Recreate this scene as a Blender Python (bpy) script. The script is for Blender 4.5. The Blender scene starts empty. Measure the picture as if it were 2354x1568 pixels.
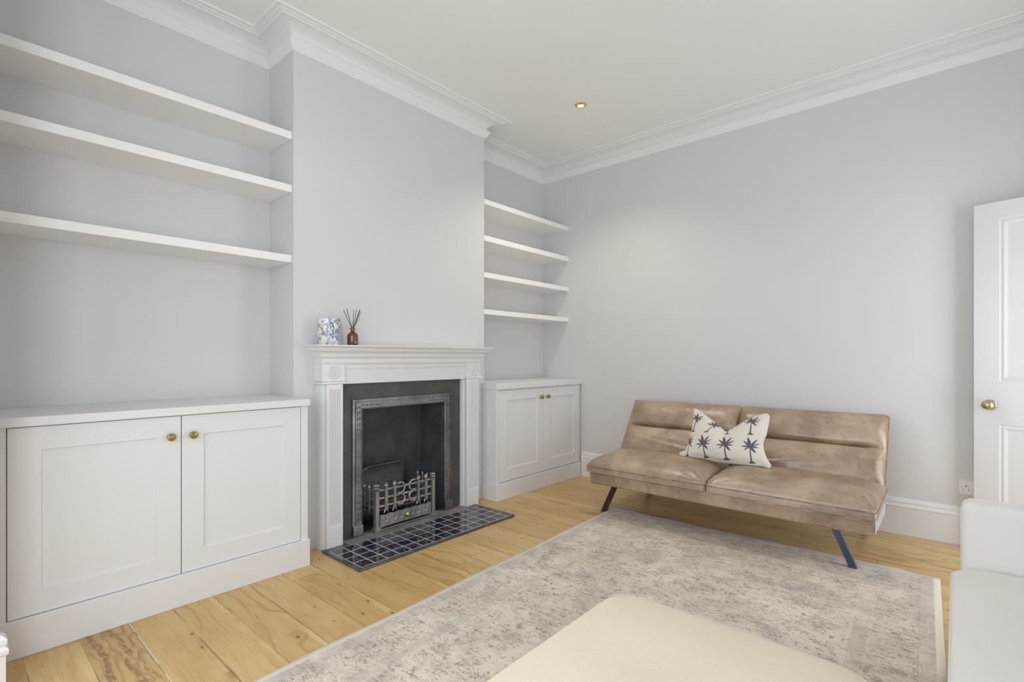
import bpy, bmesh, math, random
from mathutils import Vector, Matrix
C = bpy.context.scene.collection
SC = bpy.context.scene
PI = math.pi
rnd = random.Random(7)

# ------------------------------------------------------------------ camera, light, exposure
cd = bpy.data.cameras.new('camera'); cam = bpy.data.objects.new('camera', cd); C.objects.link(cam)
cam.location = (3.0888, 0.1239, 1.10)
cam.rotation_euler = (PI/2, 0, 0.7207)
cd.sensor_fit = 'HORIZONTAL'; cd.sensor_width = 36.0
cd.lens = 36.0*1162.44/2354
cd.shift_y = 37.78/2354
cd.clip_start = 0.02
SC.camera = cam
w = bpy.data.worlds.new('world'); SC.world = w; w.use_nodes = True
w.node_tree.nodes['Background'].inputs[0].default_value = (0.93, 1.0, 1.06, 1)
w.node_tree.nodes['Background'].inputs[1].default_value = 1.1
SC.view_settings.view_transform = 'Standard'; SC.view_settings.look = 'None'
SC.view_settings.exposure = -0.03; SC.view_settings.gamma = 1.0
SC.view_settings.use_curve_mapping = False
try:
    SC.cycles.max_bounces = 14; SC.cycles.diffuse_bounces = 12; SC.cycles.glossy_bounces = 4
    SC.cycles.sample_clamp_indirect = 6.0; SC.cycles.caustics_reflective = False; SC.cycles.caustics_refractive = False
except Exception: pass

def area_light(name, loc, rot, sx, sy, power, col):
    l = bpy.data.lights.new(name, 'AREA'); l.shape = 'RECTANGLE'; l.size = sx; l.size_y = sy
    l.energy = power; l.color = col
    o = bpy.data.objects.new(name, l); C.objects.link(o); o.location = loc; o.rotation_euler = rot
    return o
DAY = (0.91, 0.985, 1.09)
XR = 3.93
# daylight coming in through the three bay windows behind the camera
area_light('daylight_front', (2.13, -1.03, 1.36), (PI/2, 0, 0), 2.1, 1.80, 24, DAY)
area_light('daylight_left', (0.84, -0.50, 1.36), (PI/2, 0, -PI/2), 0.55, 1.35, 31, DAY)
area_light('daylight_right', (3.56, -0.50, 1.36), (PI/2, 0, PI/2), 0.75, 1.80, 28, DAY)
# unseen fill light added in the right doorway to brighten the far end
area_light('hall_fill', (XR+0.25, 3.42, 1.05), (PI/2, 0, PI/2), 0.70, 1.80, 23, (0.93, 0.985, 1.06))
WARM = (1.06, 0.95, 0.80)

# ------------------------------------------------------------------ dimensions
YF = 4.104; YN = 0.255; H = 2.947; A = 0.307; Y1 = 1.441; Y2 = 2.959
NX = 0.80; BX1 = 3.60; BY = -1.05

# ------------------------------------------------------------------ mesh helpers
def tag(o, label=None, cat=None, group=None, kind=None):
    if label: o['label'] = label
    if cat: o['category'] = cat
    if group: o['group'] = group
    if kind: o['kind'] = kind
    return o
def thing(name, loc, label, cat, group=None):
    o = bpy.data.objects.new(name, None); C.objects.link(o); o.location = loc
    o.empty_display_size = 0.05
    return tag(o, label, cat, group)
def world_loc(p):
    v = Vector((0, 0, 0))
    while p is not None: v += p.location; p = p.parent
    return v
def link(name, bm, mat, parent=None, smooth=False, bevel=0, seg=2, origin=None, normals=True, local=False):
    if normals: bmesh.ops.recalc_face_normals(bm, faces=bm.faces)
    off = world_loc(parent)
    if origin is None:
        if parent is None and bm.verts:
            xs = [v.co.x for v in bm.verts]; ys = [v.co.y for v in bm.verts]; zs = [v.co.z for v in bm.verts]
            origin = Vector(((min(xs)+max(xs))/2, (min(ys)+max(ys))/2, min(zs)))
        else: origin = off
    origin = Vector(origin)
    if not local: bmesh.ops.translate(bm, verts=bm.verts, vec=-origin)
    me = bpy.data.meshes.new(name); bm.to_mesh(me); bm.free()
    if smooth:
        for p in me.polygons: p.use_smooth = True
    if not isinstance(mat, (list, tuple)): mat = [mat]
    for m in mat: me.materials.append(m)
    o = bpy.data.objects.new(name, me); C.objects.link(o)
    if parent is not None: o.parent = parent
    if not local: o.location = origin - off
    if bevel:
        b = o.modifiers.new('bevel', 'BEVEL'); b.width = bevel; b.segments = seg; b.limit_method = 'ANGLE'; b.angle_limit = math.radians(40)
        b.harden_normals = False
    return o
def bx(bm, x0, x1, y0, y1, z0, z1):
    vs = [bm.verts.new(p) for p in ((x0,y0,z0),(x1,y0,z0),(x1,y1,z0),(x0,y1,z0),(x0,y0,z1),(x1,y0,z1),(x1,y1,z1),(x0,y1,z1))]
    for f in ((0,3,2,1),(4,5,6,7),(0,1,5,4),(1,2,6,5),(2,3,7,6),(3,0,4,7)): bm.faces.new([vs[i] for i in f])
    return vs
def prism(bm, poly, z0, z1):
    a = [bm.verts.new((x, y, z0)) for x, y in poly]; b = [bm.verts.new((x, y, z1)) for x, y in poly]; n = len(poly)
    bm.faces.new(a[::-1]); bm.faces.new(b)
    for i in range(n): bm.faces.new((a[i], a[(i+1) % n], b[(i+1) % n], b[i]))
def tube(bm, pts, r, n=8, cap=True, closed=False):
    pts = [Vector(p) for p in pts]; rings = []
    m = len(pts); up0 = Vector((0.13, 0.21, 0.97))
    for i, p in enumerate(pts):
        if closed: t = pts[(i+1) % m]-pts[i-1]
        else: t = (pts[min(i+1, m-1)]-pts[max(i-1, 0)])
        t.normalize(); a = t.cross(up0)
        if a.length < 1e-3: a = t.cross(Vector((1, 0, 0)))
        a.normalize(); b = t.cross(a)
        rr = r[i] if isinstance(r, (list, tuple)) else r
        rings.append([bm.verts.new(p+(a*math.cos(2*PI*k/n)+b*math.sin(2*PI*k/n))*rr) for k in range(n)])
    for i in range(m if closed else m-1):
        A_, B_ = rings[i], rings[(i+1) % m]
        for k in range(n): bm.faces.new((A_[k], A_[(k+1) % n], B_[(k+1) % n], B_[k]))
    if cap and not closed:
        bm.faces.new(rings[0][::-1]); bm.faces.new(rings[-1])
def lathe(bm, prof, n=32, M=None):
    # prof: (r, h) pairs revolved about local z; M places it
    M = M or Matrix.Identity(4); rings = []
    for r, h in prof:
        if r < 1e-6: rings.append([bm.verts.new(M @ Vector((0, 0, h)))])
        else: rings.append([bm.verts.new(M @ Vector((r*math.cos(2*PI*k/n), r*math.sin(2*PI*k/n), h))) for k in range(n)])
    for a, b in zip(rings, rings[1:]):
        if len(a) == 1 and len(b) == 1: continue
        for k in range(n):
            k2 = (k+1) % n
            if len(a) == 1: bm.faces.new((a[0], b[k], b[k2]))
            elif len(b) == 1: bm.faces.new((a[k], a[k2], b[0]))
            else: bm.faces.new((a[k], a[k2], b[k2], b[k]))
    return rings
def frame_m(o, u, v, n):
    M = Matrix.Identity(4)
    for i in range(3): M[i][0] = u[i]; M[i][1] = v[i]; M[i][2] = n[i]; M[i][3] = o[i]
    return M
def nested(bm, M, rects, closed_back=None):
    # successive rectangles (u0,u1,v0,v1,n): strips between them, last one capped, first one closed behind if asked
    rings = []
    for u0, u1, v0, v1, n in rects:
        rings.append([bm.verts.new(M @ Vector(p)) for p in ((u0,v0,n),(u1,v0,n),(u1,v1,n),(u0,v1,n))])
    for a, b in zip(rings, rings[1:]):
        for k in range(4): bm.faces.new((a[k], a[(k+1) % 4], b[(k+1) % 4], b[k]))
    bm.faces.new(rings[-1])
    bm.faces.new(rings[0][::-1])
def sweep_closed(bm, poly, prof):
    # rectilinear closed polygon, interior on the left; profile (offset inward, z)
    n = len(poly); rings = []
    for d, z in prof:
        ring = []
        for i in range(n):
            p0 = Vector(poly[i-1]); p = Vector(poly[i]); p1 = Vector(poly[(i+1) % n])
            a = (p-p0).normalized(); b = (p1-p).normalized()
            na = Vector((-a.y, a.x)); nb = Vector((-b.y, b.x))
            q = p + (na+nb)*d/(1+na.dot(nb))
            ring.append(bm.verts.new((q.x, q.y, z)))
        rings.append(ring)
    for a, b in zip(rings, rings[1:]):
        for i in range(n): bm.faces.new((a[i], a[(i+1) % n], b[(i+1) % n], b[i]))
    return rings
def sweep_open(bm, poly, prof, cap=True):
    n = len(poly); rings = []
    for i in range(n):
        p = Vector(poly[i])
        if i == 0: a = b = (Vector(poly[1])-p).normalized()
        elif i == n-1: a = b = (p-Vector(poly[i-1])).normalized()
        else: a = (p-Vector(poly[i-1])).normalized(); b = (Vector(poly[i+1])-p).normalized()
        na = Vector((-a.y, a.x)); nb = Vector((-b.y, b.x))
        m = (na+nb)/(1+na.dot(nb))
        rings.append([bm.verts.new((p.x+m.x*d, p.y+m.y*d, z)) for d, z in prof])
    k = len(prof)
    for a, b in zip(rings, rings[1:]):
        for j in range(k-1): bm.faces.new((a[j], b[j], b[j+1], a[j+1]))
        bm.faces.new((a[k-1], b[k-1], b[0], a[0]))
    if cap: bm.faces.new(rings[0]); bm.faces.new(rings[-1][::-1])

# ------------------------------------------------------------------ material helpers
class NT:
    def __init__(s, name):
        s.m = bpy.data.materials.new(name); s.m.use_nodes = True; s.t = s.m.node_tree
        s.b = s.t.nodes['Principled BSDF']; s.tc = None
    def n(s, typ, **kw):
        nd = s.t.nodes.new(typ)
        for k, v in kw.items(): setattr(nd, k, v)
        return nd
    def put(s, sock, v):
        if isinstance(v, bpy.types.NodeSocket): s.t.links.new(v, sock)
        elif isinstance(v, (tuple, list)) and len(v) == 3 and sock.type == 'RGBA': sock.default_value = (*v, 1)
        else: sock.default_value = v
    def coord(s, kind='Object'):
        if s.tc is None: s.tc = s.n('ShaderNodeTexCoord')
        return s.tc.outputs[kind]
    def pos(s): return s.n('ShaderNodeNewGeometry').outputs['Position']
    def map(s, vec, scale=(1,1,1), loc=(0,0,0), rot=(0,0,0)):
        m = s.n('ShaderNodeMapping'); s.put(m.inputs[0], vec); m.inputs[1].default_value = loc; m.inputs[2].default_value = rot; m.inputs[3].default_value = scale
        return m.outputs[0]
    def math(s, op, a, b=0.0, c=None, clamp=False):
        m = s.n('ShaderNodeMath', operation=op); m.use_clamp = clamp
        s.put(m.inputs[0], a); s.put(m.inputs[1], b)
        if c is not None: s.put(m.inputs[2], c)
        return m.outputs[0]
    def noise(s, vec, scale, detail=3, rough=0.5, dist=0.0, out=0, dims='3D'):
        m = s.n('ShaderNodeTexNoise'); m.noise_dimensions = dims
        if vec is not None: s.put(m.inputs['Vector'], vec)
        m.inputs['Scale'].default_value = scale; m.inputs['Detail'].default_value = detail
        m.inputs['Roughness'].default_value = rough; m.inputs['Distortion'].default_value = dist
        return m.outputs[out]
    def voro(s, vec, scale, feature='F1', rand=1.0, out='Distance'):
        m = s.n('ShaderNodeTexVoronoi', feature=feature); s.put(m.inputs['Vector'], vec)
        m.inputs['Scale'].default_value = scale; m.inputs['Randomness'].default_value = rand
        return m.outputs[out]
    def ramp(s, fac, stops, interp='LINEAR'):
        m = s.n('ShaderNodeValToRGB'); s.put(m.inputs[0], fac); r = m.color_ramp; r.interpolation = interp
        while len(r.elements) < len(stops): r.elements.new(0.5)
        for e, (p, c) in zip(r.elements, stops):
            e.position = p; e.color = (*c, 1) if isinstance(c, (tuple, list)) else (c, c, c, 1)
        return m.outputs[0]
    def rng(s, v, a, b, c=0.0, d=1.0, smooth=True):
        m = s.n('ShaderNodeMapRange'); m.interpolation_type = 'SMOOTHSTEP' if smooth else 'LINEAR'
        s.put(m.inputs[0], v); s.put(m.inputs[1], a); s.put(m.inputs[2], b); s.put(m.inputs[3], c); s.put(m.inputs[4], d)
        return m.outputs[0]
    def mix(s, f, a, b, mode='MIX'):
        m = s.n('ShaderNodeMix', data_type='RGBA', blend_type=mode); s.put(m.inputs[0], f)
        s.put(m.inputs[6], a); s.put(m.inputs[7], b); return m.outputs[2]
    def sep(s, v):
        m = s.n('ShaderNodeSeparateXYZ'); s.put(m.inputs[0], v); return m.outputs
    def comb(s, x, y, z):
        m = s.n('ShaderNodeCombineXYZ'); s.put(m.inputs[0], x); s.put(m.inputs[1], y); s.put(m.inputs[2], z); return m.outputs[0]
    def white(s, v, dims='1D'):
        m = s.n('ShaderNodeTexWhiteNoise'); m.noise_dimensions = dims
        s.put(m.inputs['W' if dims == '1D' else 'Vector'], v); return m.outputs
    def bump(s, h, strength=0.3, dist=0.01, prev=None):
        m = s.n('ShaderNodeBump'); s.put(m.inputs['Height'], h); m.inputs['Strength'].default_value = strength
        m.inputs['Distance'].default_value = dist
        if prev is not None: s.put(m.inputs['Normal'], prev)
        s.put(s.b.inputs['Normal'], m.outputs[0]); return m.outputs[0]
    def set(s, **kw):
        names = dict(col='Base Color', rough='Roughness', metal='Metallic', spec='Specular IOR Level', trans='Transmission Weight', ior='IOR', coat='Coat Weight', sheen='Sheen Weight', emis='Emission Color', emstr='Emission Strength')
        for k, v in kw.items(): s.put(s.b.inputs[names[k]], v)
        return s
def paint(name, col, rough, bump=0.05, scale=120, spec=0.5):
    t = NT(name); nz = t.noise(t.coord(), scale, 2); t.set(col=col, rough=rough, spec=spec)
    v = t.noise(t.coord(), 1.3, 2)
    t.set(col=t.mix(t.rng(v, 0.3, 0.7), tuple(c*0.985 for c in col), col))
    t.bump(nz, bump, 0.002); return t.m

M_wall = paint('wall_paint', (0.665, 0.665, 0.665), 0.55, 0.06, 150, 0.35)
M_ceil = paint('ceiling_paint', (0.85, 0.85, 0.84), 0.8, 0.05, 150, 0.2)
M_cornice = paint('cornice_plaster', (0.80, 0.805, 0.80), 0.5, 0.03, 120, 0.35)
M_white = paint('white_eggshell', (0.73, 0.735, 0.742), 0.38, 0.02, 90, 0.4)
M_shelf = paint('white_shelf_paint', (0.87, 0.865, 0.85), 0.42, 0.02, 90, 0.4)
M_gloss = paint('white_gloss', (0.74, 0.745, 0.75), 0.28, 0.02, 60, 0.45)
M_plastic = paint('white_plastic', (0.80, 0.80, 0.81), 0.3, 0.0, 60)

def floor_mat():
    t = NT('pine_boards'); p = t.pos(); x, y, z = t.sep(p)
    PW = 0.158
    q = t.math('DIVIDE', t.math('SUBTRACT', y, 0.49-PW*20), PW)
    row = t.math('FLOOR', q); fr = t.math('FRACT', q)
    rv = t.white(row)[0]; rv2 = t.white(t.math('ADD', row, 71.3))[0]; rv3 = t.white(t.math('ADD', row, 17.7))[0]
    # butt joint positions along x
    qx = t.math('DIVIDE', t.math('ADD', x, t.math('MULTIPLY', rv, 3.1)), 3.1)
    cx = t.math('FLOOR', qx); fx = t.math('FRACT', qx)
    idv = t.math('ADD', row, t.math('MULTIPLY', cx, 13.0)); r1 = t.white(idv)[0]; r2 = t.white(t.math('ADD', idv, 5.5))[0]
    base = t.mix(r1, (0.62, 0.43, 0.20), (0.80, 0.60, 0.32))
    base = t.mix(t.math('MULTIPLY', r2, 0.35), base, (0.66, 0.42, 0.18))
    # grain vector, stretched along x, own offset per board
    gv = t.comb(t.math('ADD', t.math('MULTIPLY', x, 0.55), t.math('MULTIPLY', r1, 37.0)), t.math('ADD', y, t.math('MULTIPLY', r2, 9.0)), t.math('MULTIPLY', r1, 5.0))
    warp = t.noise(gv, 3.5, 3, 0.55)
    ringv = t.math('ADD', t.math('MULTIPLY', t.sep(gv)[1], 26.0), t.math('MULTIPLY', warp, 9.0))
    rings = t.math('PINGPONG', ringv, 1.0)
    grainmask = t.rng(t.noise(gv, 2.2, 2), 0.42, 0.66)
    line = t.math('MULTIPLY', t.rng(rings, 0.62, 0.98), t.math('MULTIPLY', grainmask, 0.75))
    c = t.mix(line, base, (0.44, 0.25, 0.09))
    fine = t.noise(t.map(p, (3.0, 130.0, 1.0)), 1.0, 4, 0.65)
    c = t.mix(t.math('MULTIPLY', t.rng(fine, 0.48, 0.72), 0.55), c, (0.46, 0.27, 0.10))
    blot = t.noise(t.map(p, (1.6, 4.0, 1)), 1.6, 4, 0.6)
    c = t.mix(t.math('MULTIPLY', t.rng(blot, 0.46, 0.66), 0.60), c, (0.55, 0.33, 0.135))
    # pale worn strip along one edge of each board
    strip = t.math('MULTIPLY', t.rng(t.math('ADD', fr, t.math('MULTIPLY', t.noise(t.map(p, (2.5, 9, 1)), 1.0, 3), 0.35)), 0.97, 1.05), t.math('MULTIPLY', t.rng(rv2, 0.40, 0.5), t.rng(t.noise(p, 3.0, 3), 0.35, 0.6)))
    c = t.mix(t.math('MULTIPLY', strip, 0.50), c, (0.83, 0.66, 0.36))
    # streaky dark knots
    kv = t.map(p, (1.6, 3.1, 1.0)); kn = t.noise(kv, 14, 2, 0.5)
    kd = t.n('ShaderNodeTexVoronoi', feature='F1'); kd.voronoi_dimensions = '2D'; vm = t.n('ShaderNodeVectorMath', operation='ADD')
    t.put(vm.inputs[0], kv); nn = t.n('ShaderNodeVectorMath', operation='SCALE'); t.put(nn.inputs[0], t.noise(kv, 9, 2, out=1)); nn.inputs[3].default_value = 0.05
    t.put(vm.inputs[1], nn.outputs[0]); t.put(kd.inputs['Vector'], vm.outputs[0]); kd.inputs['Scale'].default_value = 3.6
    kmask = t.rng(t.sep(kd.outputs['Color'])[0], 0.28, 0.32)
    ksz = t.math('MULTIPLY_ADD', t.math('POWER', t.sep(kd.outputs['Color'])[1], 3.0), 0.060, 0.018)
    kd2 = t.math('DIVIDE', kd.outputs['Distance'], ksz)
    knot = t.math('MULTIPLY', t.math('SUBTRACT', 1.0, t.rng(kd2, 0.55, 1.0)), kmask)
    halo = t.math('MULTIPLY', t.math('SUBTRACT', 1.0, t.rng(kd2, 0.8, 3.2)), kmask)
    c = t.mix(t.math('MULTIPLY', halo, 0.40), c, (0.50, 0.30, 0.12))
    c = t.mix(t.math('MULTIPLY', knot, 0.85), c, (0.13, 0.065, 0.03))
    # long resin / saw scars
    sv = t.noise(t.map(p, (2.2, 22.0, 1.0), (3, 1, 0)), 1.0, 3, 0.6)
    c = t.mix(t.math('MULTIPLY', t.rng(sv, 0.64, 0.70), 0.55), c, (0.30, 0.16, 0.07))
    # the one dark scorched board by the left cabinet
    wob = t.math('MULTIPLY', t.math('SUBTRACT', t.noise(t.map(p, (2.2, 2.2, 1)), 2.0, 3, 0.6), 0.5), 0.09)
    brk = t.rng(t.noise(t.map(p, (26.0, 60.0, 1)), 1.0, 4, 0.7), 0.36, 0.56)
    def streak(y0, wd, amt):
        dd = t.math('ABSOLUTE', t.math('SUBTRACT', y, t.math('ADD', wob, y0)))
        return t.math('MULTIPLY', t.math('SUBTRACT', 1.0, t.rng(dd, wd*0.45, wd)), t.math('MULTIPLY', brk, amt))
    scar = t.math('MAXIMUM', t.math('MAXIMUM', streak(0.528, 0.017, 1.0), streak(0.592, 0.013, 0.9)), streak(0.624, 0.007, 0.7))
    flame = t.math('MULTIPLY', t.rng(t.math('PINGPONG', t.math('ADD', t.math('MULTIPLY', y, 34.0), t.math('MULTIPLY', t.noise(t.map(p, (2.0, 5.0, 1)), 1.6, 2, 0.5), 14.0)), 1.0), 0.55, 0.95), 0.45)
    inb = t.math('MULTIPLY', t.rng(y, 0.492, 0.498), t.math('SUBTRACT', 1.0, t.rng(y, 0.640, 0.646)))
    inb = t.math('MULTIPLY', inb, t.math('SUBTRACT', 1.0, t.rng(x, 1.0, 1.35)))
    c = t.mix(t.math('MULTIPLY', t.math('MAXIMUM', scar, flame), inb), c, (0.30, 0.165, 0.070))
    # seams
    ed = t.math('MINIMUM', fr, t.math('SUBTRACT', 1.0, fr))
    gapw = t.math('MULTIPLY', t.rng(t.noise(t.map(p, (4, 7, 1)), 1.0, 3), 0.40, 0.62), 0.020)
    seam = t.math('SUBTRACT', 1.0, t.rng(ed, t.math('MULTIPLY', gapw, 0.4), t.math('MULTIPLY_ADD', gapw, 1.0, 0.006)))
    exd = t.math('MINIMUM', fx, t.math('SUBTRACT', 1.0, fx))
    seam2 = t.math('SUBTRACT', 1.0, t.rng(exd, 0.0002, 0.0010))
    seam = t.math('MAXIMUM', seam, seam2)
    c = t.mix(t.math('MULTIPLY', seam, 0.62), c, (0.17, 0.095, 0.04))
    pale = t.math('MULTIPLY', t.math('SUBTRACT', 1.0, t.rng(t.math('ABSOLUTE', t.math('SUBTRACT', y, 0.650)), 0.0012, 0.0026)), t.math('MULTIPLY', t.math('SUBTRACT', 1.0, t.rng(x, 1.2, 1.3)), t.rng(t.noise(t.map(p, (6, 1, 1)), 1.0, 3), 0.47, 0.52)))
    c = t.mix(pale, c, (0.72, 0.68, 0.66))
    c = t.mix(1.0, c, (0.84, 0.83, 0.73), 'MULTIPLY')
    t.set(col=c, rough=t.rng(blot, 0.3, 0.8, 0.30, 0.46), spec=0.42)
    hgt = t.math('SUBTRACT', t.math('MULTIPLY', fine, 0.15), t.math('ADD', t.math('MULTIPLY', seam, 1.0), t.math('MULTIPLY', knot, 0.15)))
    t.bump(hgt, 0.35, 0.002)
    return t.m
M_floor = floor_mat()

# rug: object coordinates with x across 0..1.82 and y along from the far edge downwards (set up by its mesh)
def rug_mat():
    t = NT('distressed_rug'); p = t.coord('UV'); x, y, z = t.sep(p)   # UV in metres
    W_ = 1.82
    dx = t.math('MINIMUM', x, t.math('SUBTRACT', W_, x)); d = t.math('MINIMUM', dx, y)
    n1 = t.noise(p, 3.0, 4, 0.6); n2 = t.noise(p, 9.0, 4, 0.6, 0.5); n3 = t.noise(t.map(p, loc=(4, 2, 0)), 2.2, 3)
    base = t.mix(t.rng(n1, 0.38, 0.62), (0.70, 0.635, 0.555), (0.60, 0.55, 0.50))
    base = t.mix(t.math('MULTIPLY', t.rng(n2, 0.45, 0.68), 0.55), base, (0.47, 0.41, 0.375))
    base = t.mix(t.math('MULTIPLY', t.rng(n3, 0.50, 0.62), 0.60), base, (0.74, 0.70, 0.635))
    # woven band between border and field, and lines
    def band(v, a, b, s=0.006):
        return t.math('MULTIPLY', t.rng(v, a-s, a+s), t.math('SUBTRACT', 1.0, t.rng(v, b-s, b+s)))
    greyband = band(d, 0.235, 0.285)
    base = t.mix(t.math('MULTIPLY', t.math('MULTIPLY', greyband, t.rng(n1, 0.35, 0.6)), 0.42), base, (0.47, 0.44, 0.42))
    outer = band(d, 0.028, 0.075, 0.004)
    base = t.mix(t.math('MULTIPLY', t.math('MULTIPLY', outer, t.rng(n2, 0.35, 0.55)), 0.42), base, (0.46, 0.445, 0.455))
    # ornament: curly dark outlines, thinned out by distress masks
    def curls(sc, th, off, dist=1.6):
        q = t.map(p, loc=(off, off*1.7, 0)); f = t.noise(q, sc, 1.5, 0.5, dist)
        a = t.math('ABSOLUTE', t.math('SUBTRACT', f, 0.5))
        return t.math('SUBTRACT', 1.0, t.rng(a, th*0.4, th))
    c1 = curls(25, 0.036, 1.1); c2 = curls(42, 0.044, 5.3, 2.2); c3 = curls(15, 0.016, 8.1, 1.0)
    m1 = t.rng(t.noise(p, 13, 3, 0.6), 0.42, 0.54); m2 = t.rng(t.noise(t.map(p, loc=(7, 3, 0)), 8, 3, 0.6), 0.42, 0.55)
    scr = t.rng(t.noise(t.map(p, (11.0, 60.0, 1)), 1.0, 3, 0.7), 0.36, 0.54)   # worn weave streaks
    leaf = t.math('MULTIPLY', t.rng(t.noise(t.map(p, (34, 54, 1), (3, 3, 0)), 1.0, 1.5, 0.5, 0.6), 0.585, 0.625), t.rng(t.noise(t.map(p, loc=(1, 6, 0)), 10, 3, 0.6), 0.44, 0.54))
    orn = t.math('MAXIMUM', t.math('MULTIPLY', c1, m1), t.math('MULTIPLY', c2, m2))
    orn = t.math('MAXIMUM', orn, t.math('MULTIPLY', c3, t.math('MULTIPLY', m2, 0.7)))
    orn = t.math('MAXIMUM', orn, t.math('MULTIPLY', leaf, 0.85))
    orn = t.math('MULTIPLY', orn, scr)
    notband = t.math('SUBTRACT', 1.0, t.math('MULTIPLY', t.math('MAXIMUM', greyband, outer), 0.45))
    orn = t.math('MULTIPLY', orn, t.math('MULTIPLY', notband, 0.80))
    oc = t.ramp(t.noise(t.map(p, loc=(2, 9, 0)), 2.6, 2), [(0.36, (0.18, 0.145, 0.15)), (0.46, (0.25, 0.18, 0.145)), (0.54, (0.21, 0.185, 0.15)), (0.63, (0.16, 0.165, 0.19))])
    c = t.mix(orn, base, oc)
    # soft flower blotches behind the lines
    vor = t.voro(t.map(p, (1, 1, 1)), 7.0, 'SMOOTH_F1')
    c = t.mix(t.math('MULTIPLY', t.math('SUBTRACT', 1.0, t.rng(vor, 0.14, 0.38)), t.math('MULTIPLY', m2, 0.30)), c, (0.30, 0.245, 0.25))
    ln = t.math('MAXIMUM', band(d, 0.288, 0.297, 0.003), band(d, 0.226, 0.231, 0.002))
    c = t.mix(t.math('MULTIPLY', ln, 0.35), c, (0.70, 0.66, 0.60))
    dk = band(d, 0.0755, 0.0785, 0.002)
    c = t.mix(t.math('MULTIPLY', dk, 0.35), c, (0.24, 0.24, 0.27))
    # ivory binding
    edge = t.math('SUBTRACT', 1.0, t.rng(d, 0.024, 0.028))
    c = t.mix(edge, c, (0.70, 0.67, 0.60))
    blue = t.math('MULTIPLY', t.math('SUBTRACT', 1.0, t.rng(y, 0.02, 0.034)), t.rng(t.noise(p, 2.0, 2), 0.42, 0.58))
    c = t.mix(t.math('MULTIPLY', blue, 0.45), c, (0.36, 0.40, 0.55))
    c = t.mix(1.0, c, (0.98, 0.945, 0.885), 'MULTIPLY')
    t.set(col=c, rough=0.9, spec=0.15, sheen=0.15)
    weave = t.noise(t.map(p, (260, 260, 1)), 1.0, 1)
    t.bump(t.math('ADD', weave, t.math('MULTIPLY', orn, -0.5)), 0.35, 0.003)
    return t.m

def leather():
    t = NT('tan_distressed_leather'); p = t.coord()
    n1 = t.noise(p, 3.4, 5, 0.62, 0.4); n2 = t.noise(p, 13, 5, 0.68, 0.3); n3 = t.noise(p, 60, 3, 0.6)
    c = t.mix(t.rng(n1, 0.30, 0.72), (0.27, 0.182, 0.112), (0.475, 0.35, 0.24))
    c = t.mix(t.math('MULTIPLY', t.rng(n2, 0.50, 0.72), 0.42), c, (0.19, 0.125, 0.078))
    c = t.mix(t.math('MULTIPLY', t.rng(n3, 0.50, 0.75), 0.20), c, (0.52, 0.40, 0.29))
    sp = t.noise(t.map(p, loc=(5, 5, 5)), 34, 5, 0.8, 0.4)
    c = t.mix(t.math('MULTIPLY', t.math('MULTIPLY', t.rng(sp, 0.54, 0.62), t.rng(n1, 0.58, 0.42)), 0.42), c, (0.135, 0.085, 0.052))
    t.set(col=c, rough=t.rng(n2, 0.3, 0.7, 0.30, 0.42), spec=1.0)
    wr = t.noise(t.map(p, (4.0, 6.0, 6.0)), 1.3, 3, 0.5, 0.0)
    b1 = t.bump(t.noise(p, 190, 2), 0.10, 0.002)
    t.bump(wr, 0.35, 0.03, b1)
    return t.m
M_leather = leather()
def leather_seam():
    t = NT('leather_piping'); t.set(col=t.mix(t.rng(t.noise(t.coord(), 20, 3), 0.4, 0.6), (0.20, 0.135, 0.085), (0.33, 0.235, 0.155)), rough=0.4); return t.m
M_pipe = leather_seam()
def cream(name, col, col2, warm=0.0):
    t = NT(name); p = t.coord(); n1 = t.noise(p, 2.0, 3)
    wv = t.math('MULTIPLY', t.math('SINE', t.math('MULTIPLY', t.sep(p)[0], 1700.0)), t.math('SINE', t.math('MULTIPLY', t.sep(p)[1], 1700.0)))
    fine = t.noise(t.map(p, (240, 240, 240)), 1.0, 2)
    t.set(col=t.mix(t.rng(n1, 0.35, 0.65), col, col2), rough=0.92, spec=0.12, sheen=0.2)
    t.bump(t.math('ADD', fine, t.math('MULTIPLY', wv, 0.2)), 0.25, 0.0015); return t.m
M_otto = cream('cream_linen', (0.70, 0.60, 0.455), (0.72, 0.63, 0.49))
M_sofa = cream('offwhite_linen', (0.72, 0.70, 0.66), (0.75, 0.73, 0.70))
M_sofapipe = cream('offwhite_piping', (0.66, 0.65, 0.62), (0.70, 0.69, 0.66))
def brass(name, c1, c2, r=0.28):
    t = NT(name); t.set(col=t.mix(t.rng(t.noise(t.coord(), 60, 3), 0.35, 0.65), c1, c2), metal=1.0, rough=r); return t.m
M_brass = brass('aged_brass', (0.36, 0.27, 0.085), (0.48, 0.37, 0.14))
M_brass2 = brass('polished_brass', (0.78, 0.55, 0.20), (0.85, 0.62, 0.26), 0.2)
M_brass3 = brass('satin_brass', (0.50, 0.44, 0.24), (0.56, 0.50, 0.30), 0.3)
def iron(name, c1, c2, metal=0.55, r=0.42, orn=False, sc=40):
    t = NT(name); p = t.coord(); n1 = t.noise(p, 6, 4, 0.6); n2 = t.noise(p, sc, 3, 0.6)
    t.set(col=t.mix(t.rng(n1, 0.3, 0.7), c1, c2), metal=metal, rough=t.rng(n2, 0.3, 0.7, r-0.08, r+0.1))
    t.bump(n2, 0.25, 0.002); return t.m
M_plate = iron('blackened_iron_plate', (0.072, 0.068, 0.067), (0.100, 0.094, 0.090), 0.35, 0.45, sc=90)
M_castiron = iron('polished_cast_iron', (0.19, 0.19, 0.20), (0.32, 0.32, 0.335), 0.8, 0.34)
M_grate = iron('grey_grate_iron', (0.24, 0.235, 0.235), (0.40, 0.39, 0.38), 0.7, 0.40)
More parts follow.
